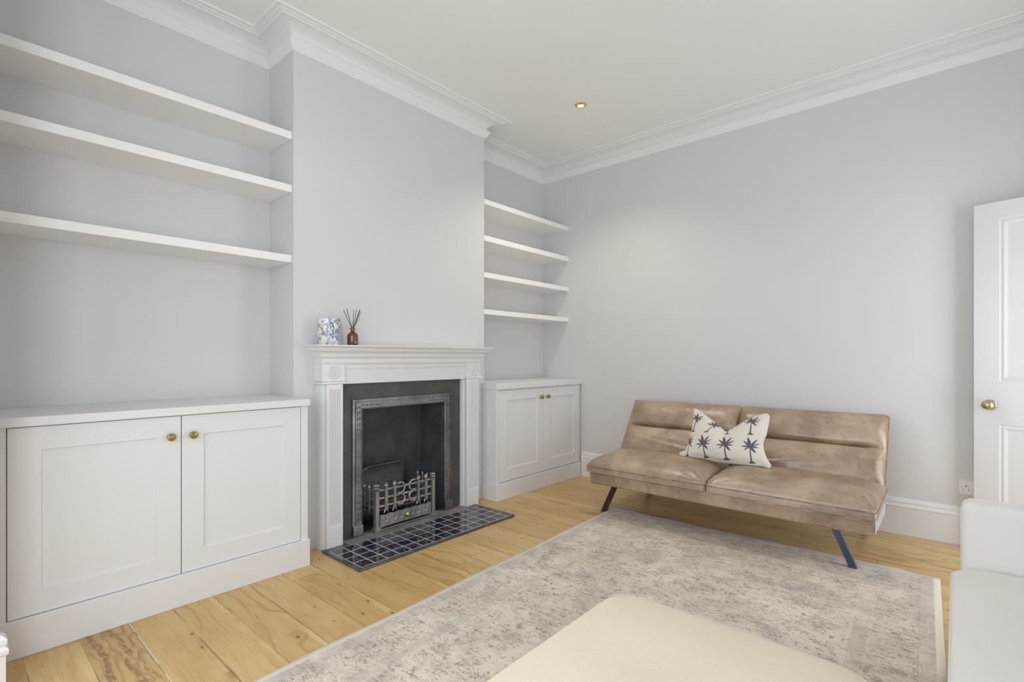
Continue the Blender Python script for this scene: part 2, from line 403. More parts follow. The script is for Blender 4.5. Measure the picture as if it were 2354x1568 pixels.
def soot():
    t = NT('sooty_slate'); p = t.coord(); n1 = t.noise(p, 4, 5, 0.65); s = t.noise(t.map(p, (6, 6, 1.5)), 6, 4, 0.7, 2.5)
    scratch = t.math('SUBTRACT', 1.0, t.rng(t.math('ABSOLUTE', t.math('SUBTRACT', s, 0.5)), 0.001, 0.010))
    c = t.mix(t.rng(n1, 0.35, 0.7), (0.028, 0.028, 0.034), (0.060, 0.060, 0.068))
    c = t.mix(t.math('MULTIPLY', scratch, 0.30), c, (0.20, 0.20, 0.22))
    t.set(col=c, rough=0.5, spec=0.4); t.bump(n1, 0.2, 0.004); return t.m
M_soot = soot()
def dark_metal(name, a, b):
    t = NT(name); t.set(col=t.mix(t.noise(t.coord(), 8, 2), a, b), metal=0.3, rough=0.25, coat=0.25); return t.m
M_leg = dark_metal('dark_steel_blue_reflection', (0.022, 0.050, 0.085), (0.030, 0.062, 0.10))  # dark steel with the blue of reflected window light put into its colour
M_legb = dark_metal('dark_steel_floor_reflection', (0.060, 0.016, 0.010), (0.10, 0.030, 0.018))  # same steel for the left legs, the floor's brown reflection painted in
M_dark = iron('dark_gap', (0.01, 0.01, 0.01), (0.015, 0.015, 0.015), 0.0, 0.6)

# ------------------------------------------------------------------ room shell
def struct(name, bm, mat, **k): return tag(link(name, bm, mat, **k), kind='structure')
bm = bmesh.new(); bx(bm, -0.12, XR+0.12, BY-0.15, YF+0.12, -0.10, 0.0); struct('floor', bm, M_floor)
bm = bmesh.new(); bx(bm, -0.12, XR+0.12, BY-0.15, YF+0.12, H, H+0.10); struct('ceiling', bm, M_ceil)
bm = bmesh.new(); bx(bm, -0.12, XR+0.12, YF, YF+0.12, 0, H); struct('wall_far', bm, M_wall)
bm = bmesh.new(); bx(bm, -0.12, 0, YN-0.3, YF, 0, H); struct('wall_left', bm, M_wall)
bm = bmesh.new(); bx(bm, XR, XR+0.12, YN-0.3, 3.06, 0, H); bx(bm, XR, XR+0.12, 3.82, YF, 0, H); bx(bm, XR, XR+0.12, 3.06, 3.82, 1.97, H)
struct('wall_right', bm, M_wall)
bm = bmesh.new()
for (a_, b_) in ((2.99, 3.06), (3.82, 3.89)): bx(bm, XR-0.018, XR, a_, b_, 0, 2.04)
bx(bm, XR-0.018, XR, 3.06, 3.82, 1.97, 2.04); struct('trim_2', bm, M_gloss, bevel=0.004)
bm = bmesh.new(); bx(bm, XR+0.12, XR+1.3, 2.6, 2.7, 0, H); bx(bm, XR+0.12, XR+1.3, YF+0.02, YF+0.12, 0, H); bx(bm, XR+1.2, XR+1.3, 2.7, YF+0.02, 0, H); struct('wall_hall', bm, M_wall)
bm = bmesh.new(); bx(bm, XR+0.12, XR+1.3, 2.6, YF+0.12, -0.10, 0); struct('floor_hall', bm, M_floor)
bm = bmesh.new(); bx(bm, XR+0.12, XR+1.3, 2.6, YF+0.12, H, H+0.1); struct('ceiling_hall', bm, M_ceil)
# chimney breast with its fire opening (an open box behind the insert)
OY0, OY1, OZ = 1.80, 2.575, 0.83
bm = bmesh.new()
bx(bm, 0, A, Y1, OY0, 0, H); bx(bm, 0, A, OY1, Y2, 0, H); bx(bm, 0, A, OY0, OY1, OZ, H)
bmesh.ops.remove_doubles(bm, verts=bm.verts, dist=1e-5)
struct('wall_chimney_breast', bm, M_wall, normals=False)
# near wall: pier beside the left alcove, header over the bay and a short pier on the right
bm = bmesh.new(); bx(bm, -0.0, NX, YN-0.30, YN, 0, H); bx(bm, BX1, XR, YN-0.30, YN, 0, H); bx(bm, NX, BX1, YN-0.30, YN, 2.62, H)
struct('wall_near', bm, M_wall)
# bay walls with three sash windows
def wall_with_hole(bm, axis, c0, c1, a0, a1, h0, h1, z0, z1):
    def b(u0, u1, za, zb):
        if axis == 'x': bx(bm, u0, u1, c0, c1, za, zb)
        else: bx(bm, c0, c1, u0, u1, za, zb)
    b(a0, h0, 0, H); b(h1, a1, 0, H); b(h0, h1, 0, z0); b(h0, h1, z1, H)
bm = bmesh.new(); wall_with_hole(bm, 'x', BY-0.12, BY, NX-0.1, BX1+0.1, 1.06, 3.20, 0.42, 2.32); struct('wall_bay_front', bm, M_wall)
bm = bmesh.new(); wall_with_hole(bm, 'y', NX-0.12, NX, BY, YN-0.30, -0.90, -0.12, 0.42, 2.32); struct('wall_bay_left', bm, M_wall)
bm = bmesh.new(); wall_with_hole(bm, 'y', BX1, BX1+0.12, BY, YN-0.30, -0.90, -0.12, 0.42, 2.32); struct('wall_bay_right', bm, M_wall)
def sash(name, axis, c, a0, a1, nb):
    bm = bmesh.new()
    def b(u0, u1, za, zb):
        if axis == 'x': bx(bm, u0, u1, c-0.03, c+0.03, za, zb)
        else: bx(bm, c-0.03, c+0.03, u0, u1, za, zb)
    b(a0, a1, 0.42, 0.49); b(a0, a1, 2.26, 2.32); b(a0, a1, 1.345, 1.395)
    for k in range(nb+1):
        u = a0+0.03+(a1-a0-0.06)*k/nb; b(u-0.03, u+0.03, 0.49, 2.26)
    struct(name, bm, M_gloss)
sash('window_1', 'x', BY-0.07, 1.06, 3.20, 3)
sash('window_2', 'y', NX-0.07, -0.90, -0.12, 1)
sash('window_3', 'y', BX1+0.07, -0.90, -0.12, 1)

# cornice round the room
room = [(0, YN), (XR, YN), (XR, YF), (0, YF), (0, Y2), (A, Y2), (A, Y1), (0, Y1)]
prof = [(0.0, 2.815), (0.008, 2.8155), (0.011, 2.822), (0.017, 2.829), (0.0195, 2.836), (0.0205, 2.838), (0.026, 2.846), (0.028, 2.849), (0.034, 2.857), (0.0375, 2.864), (0.037, 2.868),
        (0.030, 2.8705), (0.018, 2.873), (0.0145, 2.881), (0.016, 2.891), (0.022, 2.902), (0.033, 2.912), (0.048, 2.920), (0.068, 2.9265), (0.090, 2.930), (0.100, 2.9305), (0.1015, 2.928), (0.106, 2.9265), (0.111, 2.928), (0.1125, 2.933),
        (0.122, 2.9355), (0.124, 2.934), (0.130, 2.934), (0.1325, 2.9385), (0.145, 2.940), (0.147, 2.9385), (0.154, 2.9385), (0.1575, 2.942), (0.161, 2.947)]
bm = bmesh.new(); sweep_closed(bm, room, prof); struct('trim_1', bm, M_cornice, normals=False)
# skirting boards
sk = [(0, 0), (0.020, 0), (0.020, 0.165), (0.0215, 0.170), (0.0215, 0.176), (0.017, 0.181), (0.0145, 0.192), (0.0155, 0.198), (0.0155, 0.202), (0.012, 0.206), (0.010, 0.214), (0.005, 0.221), (0, 0.223)]
bm = bmesh.new(); sweep_open(bm, [(XR, 3.892), (XR, YF), (0.468, YF)], sk); struct('baseboard_far', bm, M_gloss)
bm = bmesh.new(); sweep_open(bm, [(XR, YN), (XR, 2.988)], sk); struct('baseboard_right', bm, M_gloss)
sk2 = [(0, 0), (0.019, 0), (0.019, 0.150), (0.025, 0.158), (0.026, 0.170), (0.021, 0.178), (0.017, 0.182), (0.022, 0.190), (0.022, 0.203), (0.015, 0.212), (0.009, 0.216), (0.004, 0.223), (0, 0.223)]
bm = bmesh.new(); sweep_open(bm, [(0.775, YN-0.004), (NX, YN-0.004), (NX, -0.2)], sk2); struct('baseboard_near', bm, M_gloss)

# ------------------------------------------------------------------ shelves
def shelf(y0, y1, x1, z0, z1, label, group):
    bm = bmesh.new(); bx(bm, 0.001, x1, y0, y1, z0, z1)
    return tag(link('wall_shelf', bm, M_shelf, bevel=0.0012), label, 'shelf', group)
gl = 'long shelves in the left alcove'; gr = 'short shelves in the right alcove'
shelf(YN+0.001, Y1-0.001, 0.291, 2.324, 2.366, 'long white floating shelf in the left alcove, topmost of its three', gl)
shelf(YN+0.001, Y1-0.001, 0.291, 2.026, 2.067, 'long white floating shelf in the left alcove, middle of its three', gl)
shelf(YN+0.001, Y1-0.001, 0.291, 1.632, 1.673, 'long white floating shelf in the left alcove, lowest, above the wide cupboard', gl)
for (z0, z1, lb) in ((2.305, 2.345, 'highest of the four short white shelves right of the chimney breast'), (2.016, 2.059, 'second from the top of the short white shelves right of the chimney breast'),
                     (1.729, 1.770, 'third from the top of the short white shelves right of the chimney breast'), (1.440, 1.479, 'lowest of the four short white shelves, above the small cupboard')):
    shelf(Y2+0.001, YF-0.001, 0.311, z0, z1, lb, gr)

# ------------------------------------------------------------------ alcove cupboards
def knob(parent, loc, r=0.017):
    bm = bmesh.new(); M = frame_m(loc, (0, 1, 0), (0, 0, 1), (1, 0, 0))
    lathe(bm, [(0.0, 0), (0.012, 0), (0.012, 0.003), (0.0065, 0.005), (0.0055, 0.014), (0.010, 0.017), (r, 0.021), (r*1.0, 0.025), (r*0.9, 0.028), (r*0.72, 0.029), (r*0.62, 0.0285), (r*0.3, 0.031), (0, 0.0315)], 28, M)
    o = link('knob', bm, M_brass, parent, smooth=True); o['label'] = 'aged brass knob'; return o
def shaker(parent, xf, y0, y1, z0, z1, py0, py1, pz0, pz1, kn):
    bm = bmesh.new(); M = frame_m((0, 0, 0), (0, 1, 0), (0, 0, 1), (1, 0, 0))
    nested(bm, M, [(y0, y1, z0, z1, xf-0.020), (y0, y1, z0, z1, xf), (py0, py1, pz0, pz1, xf), (py0, py1, pz0, pz1, xf-0.009)])
    d = link('door', bm, M_white, parent, bevel=0.0010); knob(d, (xf, kn[0], kn[1])); return d
# left, wide
t = thing('alcove_cupboard', (0.26, 0.84, 0), 'wide white shaker cupboard with two doors in the left alcove', 'cupboard')
bm = bmesh.new()
bx(bm, 0.002, 0.480, YN+0.002, Y1-0.016, 0, 0.8455)                       # carcass
bx(bm, 0.480, 0.503, YN+0.002, 0.2905, 0.10, 0.8455); bx(bm, 0.480, 0.503, 1.3885, 1.425, 0.10, 0.8455)  # stiles
bx(bm, 0.480, 0.503, 0.2905, 1.3885, 0.8425, 0.8455)
link('body', bm, M_white, t)
bm = bmesh.new(); bx(bm, 0.481, 0.519, YN+0.002, 1.430, 0, 0.138); link('plinth', bm, M_white, t, bevel=0.002)
bm = bmesh.new(); prism(bm, [(0.002, YN+0.002), (0.5226, YN+0.002), (0.5226, 1.430), (A+0.002, 1.430), (A+0.002, Y1-0.002), (0.002, Y1-0.002)], 0.8458, 0.880); link('countertop', bm, M_white, t, bevel=0.002)
shaker(t, 0.503, 0.2935, 0.8405, 0.1405, 0.8405, 0.386, 0.752, 0.226, 0.753, (0.799, 0.753))
shaker(t, 0.503, 0.8445, 1.3855, 0.1405, 0.8405, 0.933, 1.296, 0.231, 0.752, (0.885, 0.753))
# right, small
t = thing('alcove_cupboard', (0.24, 3.52, 0), 'small white shaker cupboard with two doors in the right alcove, next to the sofa', 'cupboard')
bm = bmesh.new()
bx(bm, 0.002, 0.309, Y2+0.004, YF-0.002, 0, 0.855); bx(bm, 0.3092, 0.432, 2.938, YF-0.023, 0, 0.855)
bx(bm, 0.432, 0.453, 2.938, 2.971, 0.10, 0.855); bx(bm, 0.432, 0.453, 4.066, YF-0.023, 0.10, 0.855); bx(bm, 0.432, 0.453, 2.971, 4.066, 0.846, 0.855)
link('body', bm, M_white, t)
bm = bmesh.new(); bx(bm, 0.433, 0.466, 2.930, YF-0.024, 0, 0.130); bx(bm, 0.3092, 0.433, 2.930, 2.9375, 0, 0.130); link('plinth', bm, M_white, t, bevel=0.002)
bm = bmesh.new(); prism(bm, [(0.002, Y2+0.002), (A+0.002, Y2+0.002), (A+0.002, 2.930), (0.466, 2.930), (0.466, YF-0.002), (0.002, YF-0.002)], 0.855, 0.900); link('countertop', bm, M_white, t, bevel=0.002)
shaker(t, 0.453, 2.974, 3.531, 0.136, 0.843, 3.066, 3.448, 0.232, 0.764, (3.492, 0.768))
shaker(t, 0.453, 3.534, 4.063, 0.136, 0.843, 3.624, 3.985, 0.230, 0.762, (3.580, 0.768))

# ------------------------------------------------------------------ fireplace surround
t = thing('fireplace_surround', (0.37, 2.16, 0), 'white painted fireplace surround with fluted pilasters and stepped mantelshelf', 'fireplace surround')
XF = 0.402
def pilaster(ya, yb, fa, fb):
    # back layer ya..yb, front layer fa..fb with five flutes, on the hearth
    bm = bmesh.new()
    z0 = 0.0005; z1 = 0.945
    prism(bm, [(A+0.001, ya), (0.350, ya), (0.362, ya+0.003), (0.372, ya+0.009), (0.379, fa-0.002), (0.380, fa+0.002), (0.380, fb-0.002), (0.379, fb+0.002), (0.370, yb-0.003), (0.352, yb), (A+0.001, yb)], z0, z1)
    # front layer: cross-section polygon with flutes cut between zf0 and zf1
    zf0, zf1 = 0.125, 0.915
    W_ = fb-fa; nfl = 5; m0 = 0.016; pitch = (W_-2*m0)/nfl; r = pitch*0.36
    def section(depth):
        pts = [(0.380, fa), (XF-0.004, fa+0.001), (XF, fa+0.005)]
        for k in range(nfl):
            c = fa+m0+pitch*(k+0.5)
            for j in range(7):
                a = PI*j/6; pts.append((XF-depth*math.sin(a)*0.0095, c-r*math.cos(a)))
        pts += [(XF, fb-0.005), (XF-0.004, fb-0.001), (0.380, fb)]
        return pts
    lv = [(z0, 0), (zf0, 0), (zf0+0.008, 1), (zf1-0.008, 1), (zf1, 0), (z1, 0)]
    rings = []
    for z, d in lv: rings.append([bm.verts.new((x, y, z)) for x, y in section(d)])
    for a, b in zip(rings, rings[1:]):
        for i in range(len(a)-1): bm.faces.new((a[i], a[i+1], b[i+1], b[i]))
        bm.faces.new((a[-1], a[0], b[0], b[-1]))
    bm.faces.new(rings[0][::-1]); bm.faces.new(rings[-1])
    link('pilaster', bm, M_gloss, t)
pilaster(1.568, 1.705, 1.588, 1.693)
pilaster(2.674, 2.822, 2.686, 2.806)
def mitred(bm, prof, y0, y1, x_in=A+0.001):
    # profile (projection p beyond base x 0.44 & base y range, z), returned round both ends
    rings = []
    for p, z in prof:
        rings.append([bm.verts.new(q) for q in ((x_in, y0-p, z), (XF-0.001+p, y0-p, z), (XF-0.001+p, y1+p*1.3, z), (x_in, y1+p*1.3, z))])
    for a, b in zip(rings, rings[1:]):
        for k in range(3): bm.faces.new((a[k], a[k+1], b[k+1], b[k]))
        bm.faces.new((a[3], a[0], b[0], b[3]))
    bm.faces.new(rings[0][::-1]); bm.faces.new(rings[-1])
# corner blocks with concentric roundels
for (ya, yb) in ((1.561, 1.702), (2.682, 2.830)):
    bm = bmesh.new(); bx(bm, A+0.001, 0.400, ya, yb, 0.962, 1.062)
    rings = []
    for p, z in ((-0.012, 0.9455), (0.0, 0.9455), (0.006, 0.949), (0.006, 0.956), (0.001, 0.960), (-0.012, 0.9615)):
        rings.append([bm.verts.new(q) for q in ((A+0.001, ya-p, z), (0.402+p, ya-p, z), (0.402+p, yb+p, z), (A+0.001, yb+p, z))])
    for a, b in zip(rings, rings[1:]):
        for k in range(3): bm.faces.new((a[k], a[k+1], b[k+1], b[k]))
        bm.faces.new((a[3], a[0], b[0], b[3]))
    bm.faces.new(rings[0][::-1]); bm.faces.new(rings[-1])
    blk = link('corner_block', bm, M_gloss, t)
    bm = bmesh.new(); M = frame_m((0.4002, (ya+yb)/2+0.001, 1.012), (0, 1, 0), (0, 0, 1), (1, 0, 0))
    pr = [(0, 0.004), (0.006, 0.0036)]
    for rr in (0.012, 0.021, 0.030, 0.038): pr += [(rr-0.003, 0.0), (rr-0.001, 0.003), (rr+0.002, 0.003), (rr+0.0045, 0.0)]
    pr += [(0.0435, -0.001)]
    lathe(bm, pr, 48, M); link('roundel', bm, M_gloss, blk, smooth=True)
bm = bmesh.new(); bx(bm, A+0.001, 0.384, 1.7025, 2.6815, 0.944, 1.031)
mfr = [(1.7025, 2.6815)]
bx(bm, A+0.001, 0.392, 1.7025, 2.6815, 1.036, 1.062); bx(bm, A+0.001, 0.388, 1.7025, 2.6815, 1.031, 1.036)
link('frieze', bm, M_gloss, t)
bm = bmesh.new()
mitred(bm, [(0.0, 1.0622), (0.004, 1.0655), (0.0045, 1.072), (0.001, 1.074), (0.0015, 1.090), (0.004, 1.096), (0.010, 1.101), (0.012, 1.106), (0.012, 1.109),
            (0.016, 1.1095), (0.017, 1.119), (0.020, 1.127), (0.024, 1.131), (0.031, 1.1335), (0.033, 1.136), (0.034, 1.141), (0.042, 1.142), (0.043, 1.148), (0.048, 1.157),
            (0.057, 1.162), (0.061, 1.164), (0.062, 1.172)], 1.561, 2.832)
link('mantelshelf', bm, M_gloss, t)

# ------------------------------------------------------------------ cast iron insert
t = thing('fireplace_insert', (0.33, 2.18, 0), 'black cast iron fireplace insert with ornamental frame, inside the white surround', 'fireplace insert')
M_yz = frame_m((0, 0, 0), (0, 1, 0), (0, 0, 1), (1, 0, 0))
def frame_ring(bm, outer, inner, levels):
    # strips following an upside-down U; outer/inner = (y0,y1,z1); levels = (s 0..1 from outer to inner, x)
    rings = []
    for s, x in levels:
        y0 = outer[0]+(inner[0]-outer[0])*s; y1 = outer[1]+(inner[1]-outer[1])*s; z1 = outer[2]+(inner[2]-outer[2])*s
        rings.append([bm.verts.new((x, y0, 0.013)), bm.verts.new((x, y0, z1)), bm.verts.new((x, y1, z1)), bm.verts.new((x, y1, 0.013))])
    for a, b in zip(rings, rings[1:]):
        for k in range(3): bm.faces.new((a[k], a[k+1], b[k+1], b[k]))
bm = bmesh.new()
frame_ring(bm, (1.706, 2.673, 0.943), (1.785, 2.583, 0.846), [(0, A+0.001), (0, 0.336), (1, 0.336), (1, A+0.001)])
link('plate', bm, M_plate, t)
bm = bmesh.new()
frame_ring(bm, (1.785, 2.583, 0.846), (1.852, 2.514, 0.782), [(0, A+0.001), (0, 0.350), (0.08, 0.355), (0.14, 0.355), (0.17, 0.346), (0.27, 0.346), (0.30, 0.352), (0.36, 0.352), (0.40, 0.346), (0.88, 0.346), (0.92, 0.353), (1.0, 0.351), (1.0, 0.300)])
fr = link('ornamental_frame', bm, M_castiron, t)
# relief ornament: leaf scrolls at corners and feet, rosettes along the rest
bm = bmesh.new()
def scroll(y, z, r, ang, xx=0.347):
    pts = []
    for k in range(9):
        a = ang+k*0.62; rr = r*(1-k/11); pts.append((xx+0.002, y+rr*math.cos(a), z+rr*math.sin(a)))
    tube(bm, pts, [0.0028*(1-k/14) for k in range(9)], 5)
def bead(y, z, r, xx=0.346):
    lathe(bm, [(r, 0), (r*0.85, 0.003), (r*0.4, 0.0045), (0, 0.005)], 8, frame_m((xx, y, z), (0, 1, 0), (0, 0, 1), (1, 0, 0)))
yc0 = 1.785+0.067*0.64; yc1 = 2.583-0.069*0.64; zc = 0.846-0.064*0.64
for yy in (yc0, yc1):
    z = 0.10; k = 0
    while z < 0.80:
        if z < 0.30 or z > 0.66: scroll(yy-0.003+0.006*(k % 2), z, 0.011, PI/2*(k % 2)*2); z += 0.018
        else: bead(yy-0.009, z, 0.0055); bead(yy+0.009, z, 0.0055); bead(yy, z+0.008, 0.004); z += 0.0165
        k += 1
y = yc0+0.03; k = 0
while y < yc1-0.02:
    if y < yc0+0.16 or y > yc1-0.16: scroll(y, zc-0.003+0.006*(k % 2), 0.011, PI*(k % 2)); y += 0.018
    else: lathe(bm, [(0.011, 0.001), (0.010, 0.004), (0.007, 0.004), (0.006, 0.001), (0.003, 0.004), (0, 0.005)], 10, frame_m((0.346, y, zc), (0, 1, 0), (0, 0, 1), (1, 0, 0))); y += 0.024
    k += 1
link('relief', bm, M_castiron, fr, smooth=True)
# plain foot blocks of the frame
for yy in (1.785+0.034, 2.583-0.034):
    bm = bmesh.new(); bx(bm, 0.340, 0.358, yy-0.034, yy+0.034, 0.013, 0.075); link('foot_block', bm, M_castiron, fr, bevel=0.002)
# firebox lining
bm = bmesh.new()
def quad(*p): bm.faces.new([bm.verts.new(q) for q in p])
fb = [(0.315, 1.853), (0.13, 1.905), (0.13, 2.462), (0.315, 2.513)]
ZT = 0.828
for a, b in zip(fb, fb[1:]): quad((*a, 0.0125), (*b, 0.0125), (*b, ZT), (*a, ZT))
quad((0.315, 1.853, ZT), (0.13, 1.905, ZT), (0.13, 2.462, ZT), (0.315, 2.513, ZT))
quad((0.315, 1.853, 0.0125), (0.13, 1.905, 0.0125), (0.13, 2.462, 0.0125), (0.315, 2.513, 0.0125))
link('firebox_lining', bm, M_soot, t, normals=False)
# seam strips at the back corners
bm = bmesh.new(); bx(bm, 0.131, 0.135, 2.456, 2.462, 0.02, ZT-0.02); link('corner_strip', bm, M_castiron, t)
# arched throat plate: hangs behind the frame head, lower at its ends
bm = bmesh.new(); n = 16; top = []; bot = []
for i in range(n+1):
    y = 1.870+(2.500-1.870)*i/n; s = (2*i/n-1); top.append((0.20, y, ZT-0.004)); bot.append((0.20, y, 0.790-0.030*s*s))
for i in range(n): quad(top[i], top[i+1], bot[i+1], bot[i])
link('throat_plate', bm, M_soot, t)
# free-standing curved fireback (back plate of the grate)
t = thing('fire_grate', (0.29, 2.16, 0.0), 'ornate grey iron fire basket with brass knob, standing inside the black fireplace', 'fire grate')
bm = bmesh.new(); rows = []
ya, yb = 1.925, 2.290; nn = 36
for j in range(nn+1):
    v = j/nn; z = 0.05+0.345*v; xx = 0.185 if v < 0.55 else 0.185+0.055*(1-math.sqrt(max(0.0, 1-((v-0.55)/0.45)**2)))
    # rounded upper corners
    zz = 0.395; rc = 0.070; ins = 0
    if z > zz-rc: ins = rc-math.sqrt(max(0, rc*rc-(z-(zz-rc))**2))
    rows.append([(xx, ya+ins+(yb-ya-2*ins)*k/12, z) for k in range(13)])
fv = [[bm.verts.new(p) for p in r] for r in rows]; bv = [[bm.verts.new((p[0]-0.014, p[1], p[2])) for p in r] for r in rows]
for j in range(nn):
    for k in range(12):
        bm.faces.new((fv[j][k], fv[j][k+1], fv[j+1][k+1], fv[j+1][k])); bm.faces.new((bv[j][k+1], bv[j][k], bv[j+1][k], bv[j+1][k+1]))
    bm.faces.new((fv[j][0], fv[j+1][0], bv[j+1][0], bv[j][0])); bm.faces.new((fv[j][12], bv[j][12], bv[j+1][12], fv[j+1][12]))
for k in range(12): bm.faces.new((fv[0][k], bv[0][k], bv[0][k+1], fv[0][k+1])); bm.faces.new((fv[nn][k], fv[nn][k+1], bv[nn][k+1], bv[nn][k]))
link('fireback', bm, iron('fireback_iron', (0.10, 0.10, 0.098), (0.21, 0.21, 0.20), 0.6, 0.34, sc=25), t, smooth=True)
GX = 0.368; GY0 = 1.938; GY1 = 2.388; GZ = 0.306
bmf = None
for yy in (GY0, GY1):
    bm = bmesh.new()
    bx(bm, GX-0.014, GX+0.014, yy-0.013, yy+0.013, 0.030, GZ-0.045)
    bx(bm, GX-0.022, GX+0.022, yy-0.022, yy+0.022, 0.012, 0.030)
    bx(bm, GX-0.018, GX+0.018, yy-0.018, yy+0.018, 0.030, 0.040)
    bx(bm, GX-0.016, GX+0.016, yy-0.016, yy+0.016, GZ-0.045, GZ-0.040)
    for (a, b) in ((-1, -1), (-1, 1), (1, -1), (1, 1)):
        for zc_ in (GZ-0.028, GZ-0.010):
            lathe(bm, [(0, -0.010), (0.007, -0.007), (0.010, 0), (0.007, 0.007), (0, 0.010)], 8, Matrix.Translation((GX+a*0.008, yy+b*0.008, zc_)))
    link('post', bm, M_grate, t, bevel=0.0015)
# horizontal bars
for zb in (0.262, 0.212, 0.162):
    bm = bmesh.new(); n = 24
    pts = [(GX+0.004*math.sin(PI*i/n), GY0+0.012+(GY1-GY0-0.024)*i/n, zb) for i in range(n+1)]
    tube(bm, pts, [0.0082+(0.0016 if i % 4 == 0 else 0) for i in range(n+1)], 8); link('bar', bm, M_grate, t, smooth=True)
# spear uprights
ups = [GY0+0.066, GY0+0.130, GY1-0.130, GY1-0.066]
for yy in ups:
    bm = bmesh.new(); bx(bm, GX+0.004, GX+0.016, yy-0.010, yy+0.010, 0.140, 0.280)
    lathe(bm, [(0.007, 0), (0.015, 0.009), (0.014, 0.018), (0.006, 0.027), (0, 0.032)], 6, Matrix.Translation((GX+0.009, yy, 0.278)) @ Matrix.Rotation(PI/4, 4, 'Z'))
    for s in (-1, 1): tube(bm, [(GX+0.009, yy, 0.148), (GX+0.010, yy+s*0.007, 0.136), (GX+0.012, yy+s*0.016, 0.120)], [0.006, 0.006, 0.003], 6)
    link('upright', bm, M_grate, t)
# ring tracery in the middle
ymid = (GY0+GY1)/2
for s in (-1, 1):
    for zb, r in ((0.256, 0.034), (0.184, 0.034)):
        bm = bmesh.new(); pts = []
        for k in range(15):
            a = -PI*0.70+PI*1.40*k/14
            pts.append((GX+0.012, ymid+s*(0.052-r*math.cos(a)), zb+r*math.sin(a)))
        tube(bm, pts, 0.0072, 8); link('scroll', bm, M_grate, t, smooth=True)
# back row of the basket sides
for s, yy in ((-1, GY0-0.012), (1, GY1+0.0)):
    bm = bmesh.new()
    y2 = GY0-0.03 if s < 0 else 2.372
    for zb in (0.262, 0.212, 0.162): tube(bm, [(GX-0.01, yy, zb), (0.29, (yy+y2)/2, zb), (0.215, y2, zb)], 0.0055, 6)
    for f in (0.3, 0.62, 0.94):
        px = GX-0.01+(0.215-GX+0.01)*f; py = yy+(y2-yy)*f
        bx(bm, px-0.005, px+0.005, py-0.005, py+0.005, 0.125, 0.275)
        lathe(bm, [(0.004, 0), (0.010, 0.008), (0.004, 0.022), (0, 0.027)], 6, Matrix.Translation((px, py, 0.274)))
    link('side_rail', bm, M_grate, t)
# fire bed
bm = bmesh.new(); bx(bm, 0.20, GX-0.012, GY0+0.01, GY1-0.01, 0.128, 0.140); link('fire_bed', bm, iron('burnt_bed', (0.07, 0.05, 0.045), (0.16, 0.10, 0.075), 0.1, 0.7), t)
# ash door
bm = bmesh.new()
zt = lambda y: 0.108+0.003*math.cos((y-ymid)/0.19*PI*6)
n = 22; f1 = []; f0 = []
for i in range(n+1):
    y = GY0+0.022+(GY1-GY0-0.044)*i/n; xb = GX+0.010
    f1.append((y, xb))
v = []
for (y, xb) in f1:
    zb_ = 0.030+ (0.0 if abs(y-ymid) > 0.17 else 0.004)
    v.append([bm.verts.new((xb, y, zb_)), bm.verts.new((xb, y, zt(y))), bm.verts.new((xb-0.012, y, zt(y))), bm.verts.new((xb-0.012, y, zb_))])
for a, b in zip(v, v[1:]):
    for k in range(4): bm.faces.new((a[k], b[k], b[(k+1) % 4], a[(k+1) % 4]))
bm.faces.new(v[0]); bm.faces.new(v[-1][::-1])
ash = link('ash_door', bm, M_grate, t)
for yy in ups+[ymid-0.045, ymid+0.045]:
    bm = bmesh.new(); bx(bm, GX+0.009, GX+0.0125, yy+0.027, yy+0.029, 0.036, 0.096); link('rib', bm, M_grate, ash)
    bm = bmesh.new(); tube(bm, [(GX+0.011, yy-0.006, 0.045), (GX+0.013, yy, 0.062), (GX+0.014, yy+0.004, 0.080), (GX+0.012, yy-0.004, 0.104)], [0.003, 0.006, 0.0065, 0.003], 6)
    link('relief', bm, M_grate, ash)
bm = bmesh.new(); lathe(bm, [(0.016, 0), (0.017, 0.004), (0.014, 0.007), (0.010, 0.006), (0.008, 0.012), (0.005, 0.016), (0, 0.017)], 20, frame_m((GX+0.0125, ymid+0.005, 0.070), (0, 1, 0), (0, 0, 1), (1, 0, 0)))
k_ = link('knob', bm, M_brass3, ash, smooth=True); k_['label'] = 'brass knob'
bm = bmesh.new(); bx(bm, GX-0.002, GX+0.020, GY0+0.02, GY1-0.02, 0.012, 0.024); link('foot_rail', bm, M_castiron, t, bevel=0.002)

